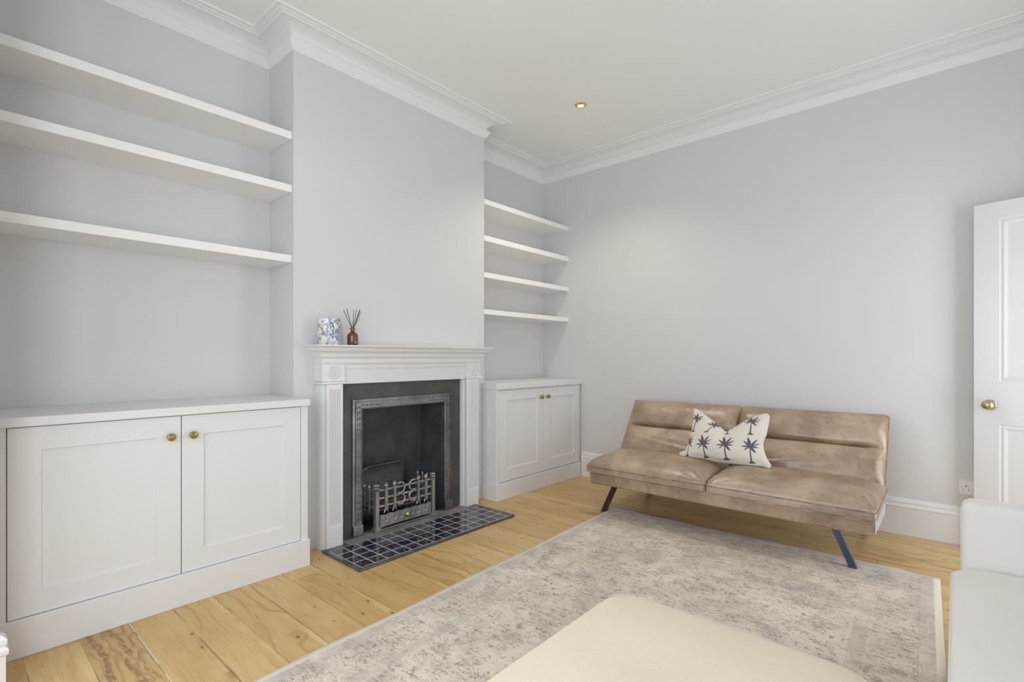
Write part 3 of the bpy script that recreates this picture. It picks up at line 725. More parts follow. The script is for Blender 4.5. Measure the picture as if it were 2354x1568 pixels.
# ------------------------------------------------------------------ hearth
t = thing('hearth', (0.60, 2.16, 0), 'low dark tiled hearth with pale grout lines in front of the fireplace', 'hearth')
def tile_mat():
    m = NT('glazed_navy_tiles'); p = m.pos(); x, y, z = m.sep(p); S = 0.0805
    ux = m.math('DIVIDE', m.math('SUBTRACT', 0.7755, x), S); uy = m.math('DIVIDE', m.math('SUBTRACT', y, 1.578), S)
    fx = m.math('FRACT', ux); fy = m.math('FRACT', uy)
    e = m.math('MINIMUM', m.math('MINIMUM', fx, m.math('SUBTRACT', 1.0, fx)), m.math('MINIMUM', fy, m.math('SUBTRACT', 1.0, fy)))
    g = m.math('SUBTRACT', 1.0, m.rng(e, 0.028, 0.042))
    idc = m.comb(m.math('FLOOR', ux), m.math('FLOOR', uy), 0.0); wn = m.white(idc, '2D')[0]
    n1 = m.noise(p, 30, 4, 0.6)
    c = m.ramp(wn, [(0.0, (0.020, 0.020, 0.026)), (0.35, (0.014, 0.014, 0.034)), (0.6, (0.024, 0.016, 0.028)), (0.85, (0.034, 0.013, 0.020)), (1.0, (0.015, 0.016, 0.050))])
    c = m.mix(m.rng(n1, 0.4, 0.7), c, (0.045, 0.042, 0.065))
    c = m.mix(g, c, (0.62, 0.58, 0.62))
    m.set(col=c, rough=m.math('MULTIPLY_ADD', g, 0.45, 0.045), spec=0.65)
    m.bump(m.math('SUBTRACT', m.math('MULTIPLY', m.noise(p, 22, 2), 0.12), m.math('MULTIPLY', g, 0.8)), 0.5, 0.0015); return m.m
bm = bmesh.new(); bx(bm, 0.4535, 0.7755, 1.578, 2.742, 0.0, 0.012); link('tiles', bm, tile_mat(), t)
def edge_tile():
    m = NT('dark_slate_edge'); n1 = m.noise(m.coord(), 14, 4); m.set(col=m.mix(m.rng(n1, 0.35, 0.7), (0.045, 0.043, 0.05), (0.10, 0.088, 0.088)), rough=0.14, spec=0.6); return m.m
bm = bmesh.new()
prism(bm, [(0.7758, 1.5775), (0.796, 1.5775-0.026), (0.796, 2.766), (0.7758, 2.7425)], 0, 0.0125)
prism(bm, [(0.404, 1.5775), (0.404, 1.556), (0.796, 1.551), (0.7758, 1.5775)], 0, 0.0125)
prism(bm, [(0.404, 2.7425), (0.7758, 2.7425), (0.796, 2.766), (0.404, 2.770)], 0, 0.0125)
bx(bm, 0.404, 0.4532, 1.5780, 1.7065, 0, 0.0115); bx(bm, 0.404, 0.4532, 2.6725, 2.742, 0, 0.0115)
link('edging', bm, edge_tile(), t, bevel=0.004, seg=3)
# cement strip between tiles and insert
bm = bmesh.new(); bx(bm, 0.13, 0.359, 1.86, 2.51, 0.0045, 0.0118); bx(bm, 0.3592, 0.4532, 1.707, 2.672, 0.0, 0.0112)
link('cement_strip', bm, iron('cement', (0.13, 0.12, 0.115), (0.24, 0.225, 0.215), 0.0, 0.8), t)

# ------------------------------------------------------------------ mantel ornaments
ZM = 1.1722
def floral():
    m = NT('blue_floral_print'); p = m.coord(); n0 = m.noise(p, 25, 3, 0.55); n1 = m.noise(m.map(p, loc=(3, 1, 2)), 34, 3, 0.6); n2 = m.noise(m.map(p, loc=(1, 5, 7)), 30, 2)
    v = m.voro(p, 190, 'F1'); vc = m.voro(p, 190, 'F1', out='Color')
    c = m.ramp(n0, [(0.36, (0.70, 0.70, 0.74)), (0.43, (0.24, 0.36, 0.62)), (0.47, (0.66, 0.70, 0.78)), (0.52, (0.82, 0.79, 0.70)), (0.60, (0.78, 0.76, 0.66)), (0.66, (0.36, 0.50, 0.66))])
    c = m.mix(m.rng(n1, 0.56, 0.62), c, (0.09, 0.25, 0.08)); c = m.mix(m.rng(n2, 0.60, 0.66), c, (0.68, 0.68, 0.50))
    c = m.mix(m.math('MULTIPLY', m.math('MULTIPLY', m.rng(v, 0.30, 0.5), m.rng(n0, 0.51, 0.44)), 0.75), c, (0.12, 0.12, 0.26))
    c = m.mix(m.math('MULTIPLY', m.rng(m.sep(vc)[0], 0.88, 0.9), 0.6), c, (0.85, 0.84, 0.88))
    m.set(col=c, rough=0.16, spec=0.6, coat=0.4); return m.m
t = thing('candle_tin', (0.392, 1.609, ZM), 'round blue and green floral patterned candle jar on the mantelshelf', 'candle')
bm = bmesh.new(); M = Matrix.Translation((0.392, 1.609, ZM))
lathe(bm, [(0, 0), (0.0605, 0), (0.0615, 0.002), (0.0615, 0.146), (0.061, 0.148), (0.0585, 0.148), (0.058, 0.146), (0.058, 0.120), (0, 0.120)], 48, M)
o = link('jar', bm, floral(), t, smooth=True); 
mm = o.modifiers.new('es', 'EDGE_SPLIT'); mm.split_angle = math.radians(40)
bm = bmesh.new(); lathe(bm, [(0, 0.1215), (0.0575, 0.1215), (0.0575, 0.118)], 32, M); tube(bm, [(0.392, 1.609, ZM+0.121), (0.392, 1.610, ZM+0.134)], 0.001, 5)
link('wax', bm, paint('cream_wax', (0.72, 0.66, 0.52), 0.5), t)
t = thing('reed_diffuser', (0.392, 1.758, ZM), 'brown glass reed diffuser with black reeds, beside the floral candle on the mantelshelf', 'diffuser')
def amber():
    m = NT('amber_glass'); n1 = m.noise(m.coord(), 12, 2); m.set(col=m.mix(n1, (0.085, 0.020, 0.009), (0.14, 0.036, 0.014)), rough=0.06, spec=0.6, coat=0.6); return m.m
bm = bmesh.new(); M = Matrix.Translation((0.392, 1.758, ZM)); R_ = 0.0315
lathe(bm, [(0, 0), (R_-0.001, 0), (R_, 0.002), (R_, 0.056), (R_*0.96, 0.062), (R_*0.82, 0.069), (R_*0.55, 0.076), (R_*0.40, 0.080), (R_*0.38, 0.084), (R_*0.38, 0.097), (R_*0.62, 0.098), (R_*0.62, 0.1015), (R_*0.30, 0.1015), (R_*0.30, 0.080), (0, 0.080)], 40, M)
o = link('bottle', bm, amber(), t, smooth=True); mm = o.modifiers.new('es', 'EDGE_SPLIT'); mm.split_angle = math.radians(50)
# small pale mark low on the bottle
bm = bmesh.new(); cs = []
for i in range(9):
    a = math.radians(-70+60)+math.radians(26)*(i/8); cs.append((0.392+(R_+0.0004)*math.cos(a), 1.758+(R_+0.0004)*math.sin(a)))
for i in range(8):
    quad((*cs[i], ZM+0.010), (*cs[i+1], ZM+0.010), (*cs[i+1], ZM+0.024), (*cs[i], ZM+0.024))
l_ = link('printed_mark', bm, paint('mark_ink', (0.34, 0.20, 0.11), 0.5), t); l_['label'] = 'small pale brown printed mark'
black = iron('black_reed', (0.015, 0.014, 0.013), (0.03, 0.027, 0.025), 0.0, 0.6)
for (dx, dy, dz) in ((0.002, -0.060, 0.106), (-0.006, -0.036, 0.116), (0.004, 0.004, 0.110), (-0.008, 0.030, 0.114), (0.006, 0.046, 0.110), (-0.004, 0.058, 0.102), (0.010, 0.040, 0.112)):
    bm = bmesh.new(); d = Vector((dx, dy, dz)); b0 = Vector((0.392, 1.758, ZM+0.100))
    s0 = b0-d*0.55*0.25; tube(bm, [s0+Vector((0, dy*0.04, 0)), b0+Vector((dx*0.1, dy*0.10, 0)), b0+d], 0.0016, 6)
    link('reed', bm, black, t)

# ------------------------------------------------------------------ recessed downlights
def downlight(x, y, label, watts):
    t = thing('downlight', (x, y, H), label, 'ceiling light', 'brass recessed ceiling spotlights')
    M = Matrix.Translation((x, y, H))
    bm = bmesh.new(); lathe(bm, [(0.043, -0.0003), (0.0425, -0.003), (0.039, -0.0045), (0.033, -0.0045), (0.031, -0.006), (0.026, -0.010), (0.0245, -0.010), (0.024, -0.004), (0.024, -0.0005)], 40, M)
    link('bezel', bm, M_brass2, t, smooth=True)
    e = NT('lamp_glow'); e.set(col=(0.9, 0.85, 0.75), emis=(1.0, 0.86, 0.62), emstr=9.0, rough=0.4)
    bm = bmesh.new(); lathe(bm, [(0.0238, -0.002), (0.020, -0.008), (0.012, -0.012), (0, -0.0135)], 24, M); link('bulb', bm, e.m, t, smooth=True)
    l = bpy.data.lights.new('downlight_lamp', 'SPOT'); l.energy = watts; l.color = WARM; l.spot_size = math.radians(125); l.spot_blend = 0.9; l.shadow_soft_size = 0.03
    o = bpy.data.objects.new('downlight_lamp', l); C.objects.link(o); o.parent = t; o.location = (0, 0, -0.03)
    return t
downlight(1.027, 3.233, 'small round brass recessed spotlight glowing in the ceiling', 38)
downlight(1.027, 1.62, 'round brass recessed spotlight in the ceiling above the fireplace', 7)
downlight(2.70, 3.02, 'added unseen round brass recessed spotlight in the ceiling in front of the open door', 7)  # extra out-of-view spot, added for its light on the room
downlight(2.70, 1.40, 'round brass recessed spotlight in the ceiling above the ottoman', 6)

# ------------------------------------------------------------------ open door at the right
dr = tag(bpy.data.objects.new('door_1', None), kind='structure'); C.objects.link(dr)
dr.location = (3.165, 4.036, 0.008); dr.rotation_euler = (0, 0, math.atan2(-0.27, 0.963))
DW, DH = 0.762, 1.956
def dlink(name, bm, mat, **k):
    o = link(name, bm, mat, dr, local=True, **k); return o
cells = [(0.107, 0.325, 0.955, 1.862), (0.437, 0.655, 0.955, 1.862), (0.107, 0.325, 0.225, 0.722), (0.437, 0.655, 0.225, 0.722)]
bm = bmesh.new()
us = [0, 0.107, 0.325, 0.437, 0.655, DW]; vs_ = [0, 0.225, 0.722, 0.955, 1.862, DH]
for yy in (0.0, 0.040):
    grid = [[bm.verts.new((u, yy, v)) for v in vs_] for u in us]
    for i in range(5):
        for j in range(5):
            if i in (1, 3) and j in (1, 3): continue
            bm.faces.new((grid[i][j], grid[i+1][j], grid[i+1][j+1], grid[i][j+1]))
    if yy == 0: g0 = grid
    else: g1 = grid
for i in range(5):
    bm.faces.new((g0[i][0], g0[i+1][0], g1[i+1][0], g1[i][0])); bm.faces.new((g0[i][5], g0[i+1][5], g1[i+1][5], g1[i][5]))
for j in range(5):
    bm.faces.new((g0[0][j], g0[0][j+1], g1[0][j+1], g1[0][j])); bm.faces.new((g0[5][j], g0[5][j+1], g1[5][j+1], g1[5][j]))
dlink('door_leaf', bm, M_gloss)
for (u0, u1, v0, v1) in cells:
    bm = bmesh.new(); rects = []
    for ins, dep in ((0, 0), (0.003, 0.0012), (0.006, 0.002), (0.012, 0.002), (0.015, 0.0013), (0.020, 0.001), (0.028, 0.0030), (0.034, 0.0045), (0.040, 0.0048)):
        rects.append([bm.verts.new(q) for q in ((u0+ins, dep, v0+ins), (u1-ins, dep, v0+ins), (u1-ins, dep, v1-ins), (u0+ins, dep, v1-ins))])
    for a, b in zip(rects, rects[1:]):
        for k in range(4): bm.faces.new((a[k], a[(k+1) % 4], b[(k+1) % 4], b[k]))
    bm.faces.new(rects[-1])
    back = [bm.verts.new(q) for q in ((u0, 0.040, v0), (u1, 0.040, v0), (u1, 0.040, v1), (u0, 0.040, v1))]; bm.faces.new(back)
    dlink('door_panel', bm, M_gloss)
bm = bmesh.new(); KM = frame_m((0.070, 0, 0.827), (1, 0, 0), (0, 0, 1), (0, -1, 0))
lathe(bm, [(0, 0), (0.028, 0), (0.028, 0.003), (0.024, 0.006), (0.016, 0.008), (0.010, 0.010), (0.009, 0.028)], 32, KM)
KM2 = frame_m((0.070, -0.046, 0.827), (0.98, 0, 0), (0, 0, 0.88), (0, -1, 0))
lathe(bm, [(0, -0.022)]+[(0.029*math.cos(a), 0.022*math.sin(a)) for a in [math.radians(d) for d in range(-75, 90, 15)]]+[(0, 0.022)], 32, KM2)
o = dlink('door_knob', bm, M_brass3, smooth=True); o['label'] = 'oval brass door knob on a round rose'
bm = bmesh.new(); bx(bm, -0.0015, 0.0, 0.012, 0.030, 0.79, 0.87); dlink('latch_plate', bm, M_brass3)

# ------------------------------------------------------------------ socket
t = thing('wall_socket', (3.176, YF, 0.297), 'white double wall socket above the skirting, half hidden behind the door', 'socket')
bm = bmesh.new(); bx(bm, 3.101, 3.248, YF-0.009, YF-0.0005, 0.297, 0.383); link('faceplate', bm, M_plastic, t, bevel=0.002)
for cx in (3.132, 3.212):
    for (xa, xb, za, zb) in ((cx-0.003, cx+0.003, 0.3435, 0.3505), (cx-0.0155, cx-0.0095, 0.3245, 0.3275), (cx+0.009, cx+0.015, 0.3245, 0.3275)):
        bm = bmesh.new(); bx(bm, xa, xb, YF-0.0094, YF-0.0088, za, zb); link('pin_hole', bm, M_dark, t)
bm = bmesh.new(); bx(bm, 3.1075, 3.1125, YF-0.0094, YF-0.0088, 0.3415, 0.3445); link('screw', bm, M_castiron, t)
bm = bmesh.new(); bx(bm, 3.160, 3.174, YF-0.012, YF-0.0088, 0.338, 0.356); link('switch', bm, M_plastic, t, bevel=0.001)

# ------------------------------------------------------------------ rug
bm = bmesh.new(); cor = [(1.213, 3.394), (3.030, 3.396), (3.135, 0.36), (1.325, 0.36)]
nx, ny = 60, 100; uvl = bm.loops.layers.uv.new('uv')
def rp(u, v, z):
    a = Vector(cor[0])*(1-u)+Vector(cor[1])*u; b = Vector(cor[3])*(1-u)+Vector(cor[2])*u; p = a*(1-v)+b*v
    wob = 0.004*math.sin(u*31)+0.003*math.sin(u*57+1) if v == 0 else 0
    wl = 0.004*math.sin(v*23) if u == 0 else 0
    if v == 0: z += 0.003*abs(math.sin(u*19))
    return Vector((p.x+wl, p.y+wob, z))
tg = [[bm.verts.new(rp(i/nx, j/ny, 0.009)) for j in range(ny+1)] for i in range(nx+1)]
uvc = {}
for i in range(nx+1):
    for j in range(ny+1): uvc[tg[i][j]] = (1.82*i/nx, 3.03*j/ny)
for i in range(nx):
    for j in range(ny):
        f = bm.faces.new((tg[i][j], tg[i][j+1], tg[i+1][j+1], tg[i+1][j])); f.smooth = True
def skirt(seq):
    lo = []
    for v in seq:
        q = bm.verts.new((v.co.x, v.co.y, 0.0005)); uvc[q] = uvc[v]; lo.append(q)
    for a, b, c_, d in zip(seq, seq[1:], lo[1:], lo): bm.faces.new((a, b, c_, d))
skirt([tg[i][0] for i in range(nx+1)]); skirt([tg[i][ny] for i in range(nx, -1, -1)]); skirt([tg[0][j] for j in range(ny, -1, -1)]); skirt([tg[nx][j] for j in range(ny+1)])
for f in bm.faces:
    for l in f.loops: l[uvl].uv = uvc[l.vert]
tag(link('area_rug', bm, rug_mat()), 'large faded beige and grey patterned rug with ivory edge on the floorboards', 'rug')

# ------------------------------------------------------------------ puffy cushion generator
def puff(O, X, S, N, W_, L_, t_edge, T, pu=3.0, pv=3.0, nu=48, nv=32, rc=0.03, extra=None, under=True):
    O, X, S, N = map(Vector, (O, X, S, N)); bm = bmesh.new()
    def fall(a, p): return max(0.0, 1-abs(2*a-1)**p)**0.5
    def rim(u, v):
        # pull grid corners in for rounded corners
        x = (u-0.5)*W_; y = (v-0.5)*L_
        hx, hy = W_/2-rc, L_/2-rc
        ax, ay = abs(x), abs(y)
        if ax > hx and ay > hy:
            dx, dy = ax-hx, ay-hy; m = max(dx, dy); l = math.hypot(dx, dy)
            if l > 0: k = m/l; dx, dy = dx*k, dy*k
            ax, ay = hx+dx, hy+dy
        return math.copysign(ax, x)+W_/2, math.copysign(ay, y)+L_/2
    def cosd(i, n): a = i/n; return 0.5-0.5*math.cos(PI*a)*(0.6)-0.5*(1-2*a)*0.4
    top = []; lo = []
    for i in range(nu+1):
        u = cosd(i, nu); r = []; r2 = []
        for j in range(nv+1):
            v = cosd(j, nv); x, y = rim(u, v)
            h = t_edge+(T-t_edge)*fall(u, pu)*fall(v, pv)
            if extra: h += extra(u, v)
            r.append(bm.verts.new(O+X*x+S*y+N*h))
            r2.append(bm.verts.new(O+X*x+S*y) if i in (0, nu) or j in (0, nv) else None)
        top.append(r); lo.append(r2)
    for i in range(nu):
        for j in range(nv): bm.faces.new((top[i][j], top[i+1][j], top[i+1][j+1], top[i][j+1]))
    per = [(i, 0) for i in range(nu)]+[(nu, j) for j in range(nv)]+[(i, nv) for i in range(nu, 0, -1)]+[(0, j) for j in range(nv, 0, -1)]
    m = len(per); edge = []
    for k in range(m):
        a = per[k]; b = per[(k+1) % m]
        bm.faces.new((top[a[0]][a[1]], lo[a[0]][a[1]], lo[b[0]][b[1]], top[b[0]][b[1]])); edge.append(top[a[0]][a[1]].co.copy())
    if under: bm.faces.new([lo[a][b] for a, b in per])
    return bm, edge
def cushion(name, parent, mat, pipemat, pr_, **k):
    bm, edge = puff(**k); o = link(name, bm, mat, parent, smooth=True)
    mm = o.modifiers.new('es', 'EDGE_SPLIT'); mm.split_angle = math.radians(55)
    if pipemat:
        bm = bmesh.new(); tube(bm, edge, pr_, 6, closed=True); link('piping', bm, pipemat, o, smooth=True)
    return o

# ------------------------------------------------------------------ leather sofa bed
t = thing('leather_sofa', (1.95, 3.50, 0), 'tan brown distressed leather sofa bed with dark angled metal legs against the far wall', 'sofa')
bm = bmesh.new()
X0, X1 = 1.150, 2.782; rows = []
nseg = 24
for (z, ins, yf) in ((0.212, 0.012, 3.185), (0.2145, 0.004, 3.176), (0.222, 0.0, 3.171), (0.285, -0.004, 3.166), (0.300, 0.0, 3.172)):
    ring = [(X0+ins, 3.66)]
    ring += [(X0+ins+(X1-X0-2*ins)*k/nseg, yf+0.0025*math.sin(k*2.1+z*40)) for k in range(nseg+1)]
    ring += [(X1-ins, 3.66)]
    rows.append([bm.verts.new((x, y, z)) for x, y in ring])
for a, b in zip(rows, rows[1:]):
    for k in range(len(a)-1): bm.faces.new((a[k], a[k+1], b[k+1], b[k]))
    bm.faces.new((a[-1], a[0], b[0], b[-1]))
bm.faces.new(rows[0][::-1]); bm.faces.new(rows[-1])
link('base', bm, M_leather, t, bevel=0.004)
sidem = NT('leather_daylight_sheen'); sidem.set(col=sidem.mix(sidem.noise(sidem.coord(), 9, 3), (0.46, 0.44, 0.45), (0.56, 0.54, 0.55)), rough=0.4, spec=0.6)  # added pale panel: daylight reflecting off the brown leather end, painted as colour
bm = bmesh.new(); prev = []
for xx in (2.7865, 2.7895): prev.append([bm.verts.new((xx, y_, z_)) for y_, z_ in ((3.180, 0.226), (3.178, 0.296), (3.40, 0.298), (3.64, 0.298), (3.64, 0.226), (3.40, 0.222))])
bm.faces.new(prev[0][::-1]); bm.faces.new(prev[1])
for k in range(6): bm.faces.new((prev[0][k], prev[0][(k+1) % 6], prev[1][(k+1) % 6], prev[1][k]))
o = link('sheen_panel', bm, sidem.m, t); o['label'] = 'thin added end panel, pale as daylight reflected on the leather'
def seat_extra(sgn):
    def f(u, v):
        e = 0.0
        # puckers that fan out from the front corners and small folds
        for (cu, cv) in ((0, 0), (1, 0)):
            du = (u-cu)*0.83; dv = (v-cv)*0.50; r = math.hypot(du, dv)
            if r < 0.16: e += 0.0065*math.sin(math.atan2(dv, abs(du)+1e-4)*14)*math.sin(PI*r/0.16)
        e += 0.0020*math.sin(u*17+sgn+v*5)*math.sin(v*PI)*math.sin(u*PI)
        e -= 0.010*math.exp(-((v-0.62)/0.25)**2-((u-0.5)/0.32)**2)
        return e
    return f
for k, (xa, xb) in enumerate(((1.128, 1.963), (1.965, 2.800))):
    cushion('seat_cushion', t, M_leather, M_pipe, 0.0038, O=(xa, 3.140, 0.3005), X=(1, 0, 0), S=(0, 1, 0.06), N=(0, 0, 1), W_=xb-xa, L_=0.50, t_edge=0.038, T=0.118, pu=5.0, pv=2.6, nu=64, nv=40, rc=0.025, extra=seat_extra(k*2.3))
Sb = Vector((0, 0.27, 0.42)).normalized(); Nb = Vector((0, -Sb.z, Sb.y))
def back_extra(k):
    def f(u, v):
        out = (1-u) if k == 1 else u   # distance from the outer end
        g = min(1.0, max(0.0, (out-0.02)/0.16)); g2 = min(1.0, (1-out)/0.03)
        e = -0.040*math.exp(-abs((v-0.545)/0.016)**1.5)*g*g2
        e += 0.006*math.exp(-((v-0.10-0.26*(u if k == 1 else 1-u))/0.030)**2)*math.sin(PI*u)**0.5 - 0.004*math.exp(-((v-0.17-0.20*(u if k == 1 else 1-u))/0.035)**2)*math.sin(PI*u)
        e += 0.003*math.sin((u*9+v*16)+k)*math.sin(PI*u)*math.sin(PI*v)
        lob = abs(math.sin(PI*min(1, max(0, (v/0.545 if v < 0.545 else (v-0.545)/0.455)))))
        e += 0.027*(lob**0.75)-0.012
        return e*min(1, 12*v, 12*(1-v), 18*u, 18*(1-u))
    return f
for k, (xa, xb) in enumerate(((1.118, 1.948), (1.950, 2.788))):
    Ob = Vector((xa, 3.600, 0.352))-Nb*0.085
    cushion('back_cushion', t, M_leather, M_pipe, 0.0036, O=Ob, X=(1, 0, 0), S=Sb, N=Nb, W_=xb-xa, L_=0.497, t_edge=0.050, T=0.094, pu=9.0, pv=5.0, nu=72, nv=110, rc=0.022, extra=back_extra(k))
bm = bmesh.new()
Ob = Vector((0, 3.600, 0.352))-Nb*0.087
pA = Ob-Sb*0.10; pB = Ob+Sb*0.47; q = -Nb*0.035
vv = []
for xx in (1.135, 2.772): vv.append([bm.verts.new(Vector((xx, 0, 0))+p_) for p_ in (pA, pB, pB+q, pA+q)])
for k in range(4): bm.faces.new((vv[0][k], vv[0][(k+1) % 4], vv[1][(k+1) % 4], vv[1][k]))
bm.faces.new(vv[0][::-1]); bm.faces.new(vv[1])
link('back_frame', bm, M_leather, t, bevel=0.01)
def sofa_leg(foot, top, mat):
    bm = bmesh.new(); foot = Vector(foot); top = Vector(top); a = 0.0175; b = 0.0145
    v0 = [bm.verts.new(foot+Vector((sx*a, sy*b, 0))) for sx, sy in ((-1, -1), (1, -1), (1, 1), (-1, 1))]
    v1 = [bm.verts.new(top+Vector((sx*a, sy*b, 0))) for sx, sy in ((-1, -1), (1, -1), (1, 1), (-1, 1))]
    for k in range(4): bm.faces.new((v0[k], v0[(k+1) % 4], v1[(k+1) % 4], v1[k]))
    bm.faces.new(v0[::-1]); bm.faces.new(v1)
    link('leg', bm, mat, t, bevel=0.0012)
sofa_leg((1.197, 3.272, 0.0005), (1.282, 3.300, 0.213), M_legb); sofa_leg((2.688, 3.265, 0.0095), (2.592, 3.300, 0.213), M_leg)
sofa_leg((1.230, 3.935, 0.0005), (1.290, 3.62, 0.213), M_legb); sofa_leg((2.665, 3.935, 0.0005), (2.600, 3.62, 0.213), M_leg)

# ------------------------------------------------------------------ palm tree cushion
C_ = Vector((3.0888, 0.1239, 1.10))
def crv(pts):
    L = [0]
    for a, b in zip(pts, pts[1:]): L.append(L[-1]+math.dist(a, b))
    def f(s):
        d = s*L[-1]
        for i in range(len(pts)-1):
            if d <= L[i+1] or i == len(pts)-2:
                k = (d-L[i])/(L[i+1]-L[i]); return (pts[i][0]+(pts[i+1][0]-pts[i][0])*k, pts[i][1]+(pts[i+1][1]-pts[i][1])*k)
    return f
# outline in the cushion's own face plane: x right, y down, unit 1/2214 of the 0.52 m wide print
TOPC = crv([(352, 205), (400, 188), (460, 225), (700, 392), (880, 525), (1000, 640), (1060, 690), (1130, 655), (1250, 592), (1450, 455), (1650, 362), (1830, 300), (1900, 298)])
BOTC = crv([(22, 1150), (60, 1185), (200, 1200), (600, 1258), (900, 1325), (1400, 1372), (1800, 1402), (1930, 1445), (1962, 1420)])
LEFC = crv([(352, 205), (345, 330), (330, 480), (300, 700), (250, 860), (205, 960), (175, 1050), (165, 1085), (90, 1100), (22, 1118), (22, 1150)])
RIGC = crv([(1900, 298), (1942, 350), (1925, 500), (1880, 760), (1830, 880), (1815, 960), (1830, 1080), (1880, 1230), (1950, 1350), (1970, 1385), (1962, 1420)])
def coons(s, q):
    a, b, c, d = TOPC(s), BOTC(s), LEFC(q), RIGC(q)
    P = [TOPC(0), TOPC(1), BOTC(0), BOTC(1)]
    return tuple((1-q)*a[i]+q*b[i]+(1-s)*c[i]+s*d[i]-((1-s)*(1-q)*P[0][i]+s*(1-q)*P[1][i]+(1-s)*q*P[2][i]+s*q*P[3][i]) for i in range(2))
PALMS = [  # crown x, y, foot x, y, scale x, scale y, lean, full
    (610, 985, 648, 1245, 1.0, 1.0, 0), (1085, 1020, 1105, 1298, 1.08, 1.0, 0), (1580, 1040, 1602, 1352, 1.0, 1.0, 0), (268, 925, 205, 1195, 0.62, 0.9, 0),
    (1600, 500, 1590, 798, 1.0, 0.8, 0), (430, 430, 348, 712, 0.85, 0.7, 25), (825, 578, 672, 745, 0.95, 0.55, 30), (1118, 560, 1105, 775, 0.9, 0.8, 0)]
FR = [(-8, 185, 33), (42, 215, 21), (68, 205, 15), (94, 165, 17), (138, 165, 26), (-48, 165, 21), (-92, 175, 17), (-124, 150, 14)]
def palm_val(x, y):
    best = 0.0
    for (cx, cy, fx, fy, sx, sy, lean) in PALMS:
        if abs(x-cx) > 280 and abs(x-fx) > 120: continue
        # trunk
        if cy < y < fy:
            k = (y-cy)/(fy-cy); tx = cx+(fx-cx)*(k**1.4); wd = (9+10*k+(30*max(0, k-0.88)/0.12*1.6 if k > 0.88 else 0))*sx
            best = max(best, min(1, max(0, (wd-abs(x-tx))/5+0.5)))
        if y > fy-14 and y < fy+6: best = max(best, min(1, max(0, (62*sx-abs(x-fx-8))/8)))
        for (an, ln, wd) in FR:
            a = math.radians(an+lean); dx, dy = math.sin(a)*ln*sx, -math.cos(a)*ln*sy; L2 = dx*dx+dy*dy
            tt = ((x-cx)*dx+(y-cy)*dy)/L2
            if 0 < tt < 1.0:
                px, py = cx+dx*tt, cy+dy*tt; ww = wd*(math.sin(PI*min(1, tt*0.80+0.18))**0.8)*(sx+sy)/2
                best = max(best, min(1, max(0, (ww-math.hypot(x-px, y-py))/6+0.5)))
        if math.hypot((x-cx)/sx, (y-cy)/sy) < 25: best = 1.0
    return best
t_loc = Vector((1.80, 3.55, 0.40))
tp = thing('throw_cushion', t_loc, 'cream cushion printed with dark palm trees on the brown leather sofa', 'cushion')
f_px = 1162.44; yaw = 0.7207
Fv = Vector((-math.sin(yaw), math.cos(yaw), 0)); Rv = Vector((math.cos(yaw), math.sin(yaw), 0)); Uv = Vector((0, 0, 1))
pl_p = Vector((1.8, 3.430, 0.405)); pl_s = Vector((0, 0.50, 1)).normalized(); pl_n = Vector((0, -pl_s.z, pl_s.y))
# affine map of the print onto the leaning plane (three measured corners of the real cushion)
def hitp(zx, zy):
    u = 1560+zx/9.225; v = 920+zy/9.225; d = Fv*f_px+Rv*(u-1177)+Uv*(821.78-v)
    k = (pl_p-C_).dot(pl_n)/d.dot(pl_n); return C_+d*k
Q00, Q10, Q01, Q11 = hitp(0, 0), hitp(2000, 0), hitp(0, 1400), hitp(2000, 1400)
def face_pt(zx, zy):
    a = zx/2000; b = zy/1400; return Q00*(1-a)*(1-b)+Q10*a*(1-b)+Q01*(1-a)*b+Q11*a*b
bm = bmesh.new(); NU, NV = 330, 210; cl = bm.loops.layers.color.new('print'); fr_ = []; vals = {}
for i in range(NU+1):
    row = []
    for j in range(NV+1):
        s, q = i/NU, j/NV; zx, zy = coons(s, q)
        th = 0.060*(math.sin(PI*s)**0.55)*(math.sin(PI*q)**0.62)
        th *= 1-0.25*math.exp(-((s-0.47)/0.10)**2)*max(0, 1-q*1.6)
        th += 0.0035*math.sin(s*26+q*11)*math.exp(-((s-0.9)/0.12)**2)*math.sin(PI*q)*math.sin(PI*s)**0.3
        v = bm.verts.new(face_pt(zx, zy)+pl_n*th); vals[v] = palm_val(zx, zy); row.append(v)
    fr_.append(row)
bk = []
nb_u, nb_v = NU//6, NV//6
for i in range(nb_u+1):
    row = []
    for j in range(nb_v+1):
        if i in (0, nb_u) or j in (0, nb_v): row.append(None); continue
        s, q = i/nb_u, j/nb_v; zx, zy = coons(s, q)
        row.append(bm.verts.new(face_pt(zx, zy)-pl_n*0.045*(math.sin(PI*s)**0.55)*(math.sin(PI*q)**0.62)))
    bk.append(row)
for i in range(nb_u+1):
    for j in range(nb_v+1):
        if bk[i][j] is None: bk[i][j] = fr_[i*6][j*6]
for i in range(NU):
    for j in range(NV): bm.faces.new((fr_[i][j], fr_[i][j+1], fr_[i+1][j+1], fr_[i+1][j]))
for i in range(nb_u):
    for j in range(nb_v):
        try: bm.faces.new((bk[i][j], bk[i+1][j], bk[i+1][j+1], bk[i][j+1]))
        except ValueError: pass
for f in bm.faces:
    for l in f.loops:
        x_ = vals.get(l.vert, 0.0); l[cl] = (x_, x_, x_, 1)
pm = NT('palm_print_fabric'); at = pm.n('ShaderNodeVertexColor'); at.layer_name = 'print'
pm.set(col=pm.mix(pm.sep(at.outputs[0])[0], (0.69, 0.65, 0.58), (0.105, 0.098, 0.118)), rough=0.9, spec=0.15, sheen=0.15)
pm.bump(pm.noise(pm.map(pm.coord(), (300, 300, 300)), 1.0, 2), 0.3, 0.002)
link('cushion_cover', bm, pm.m, tp, smooth=True, normals=False)

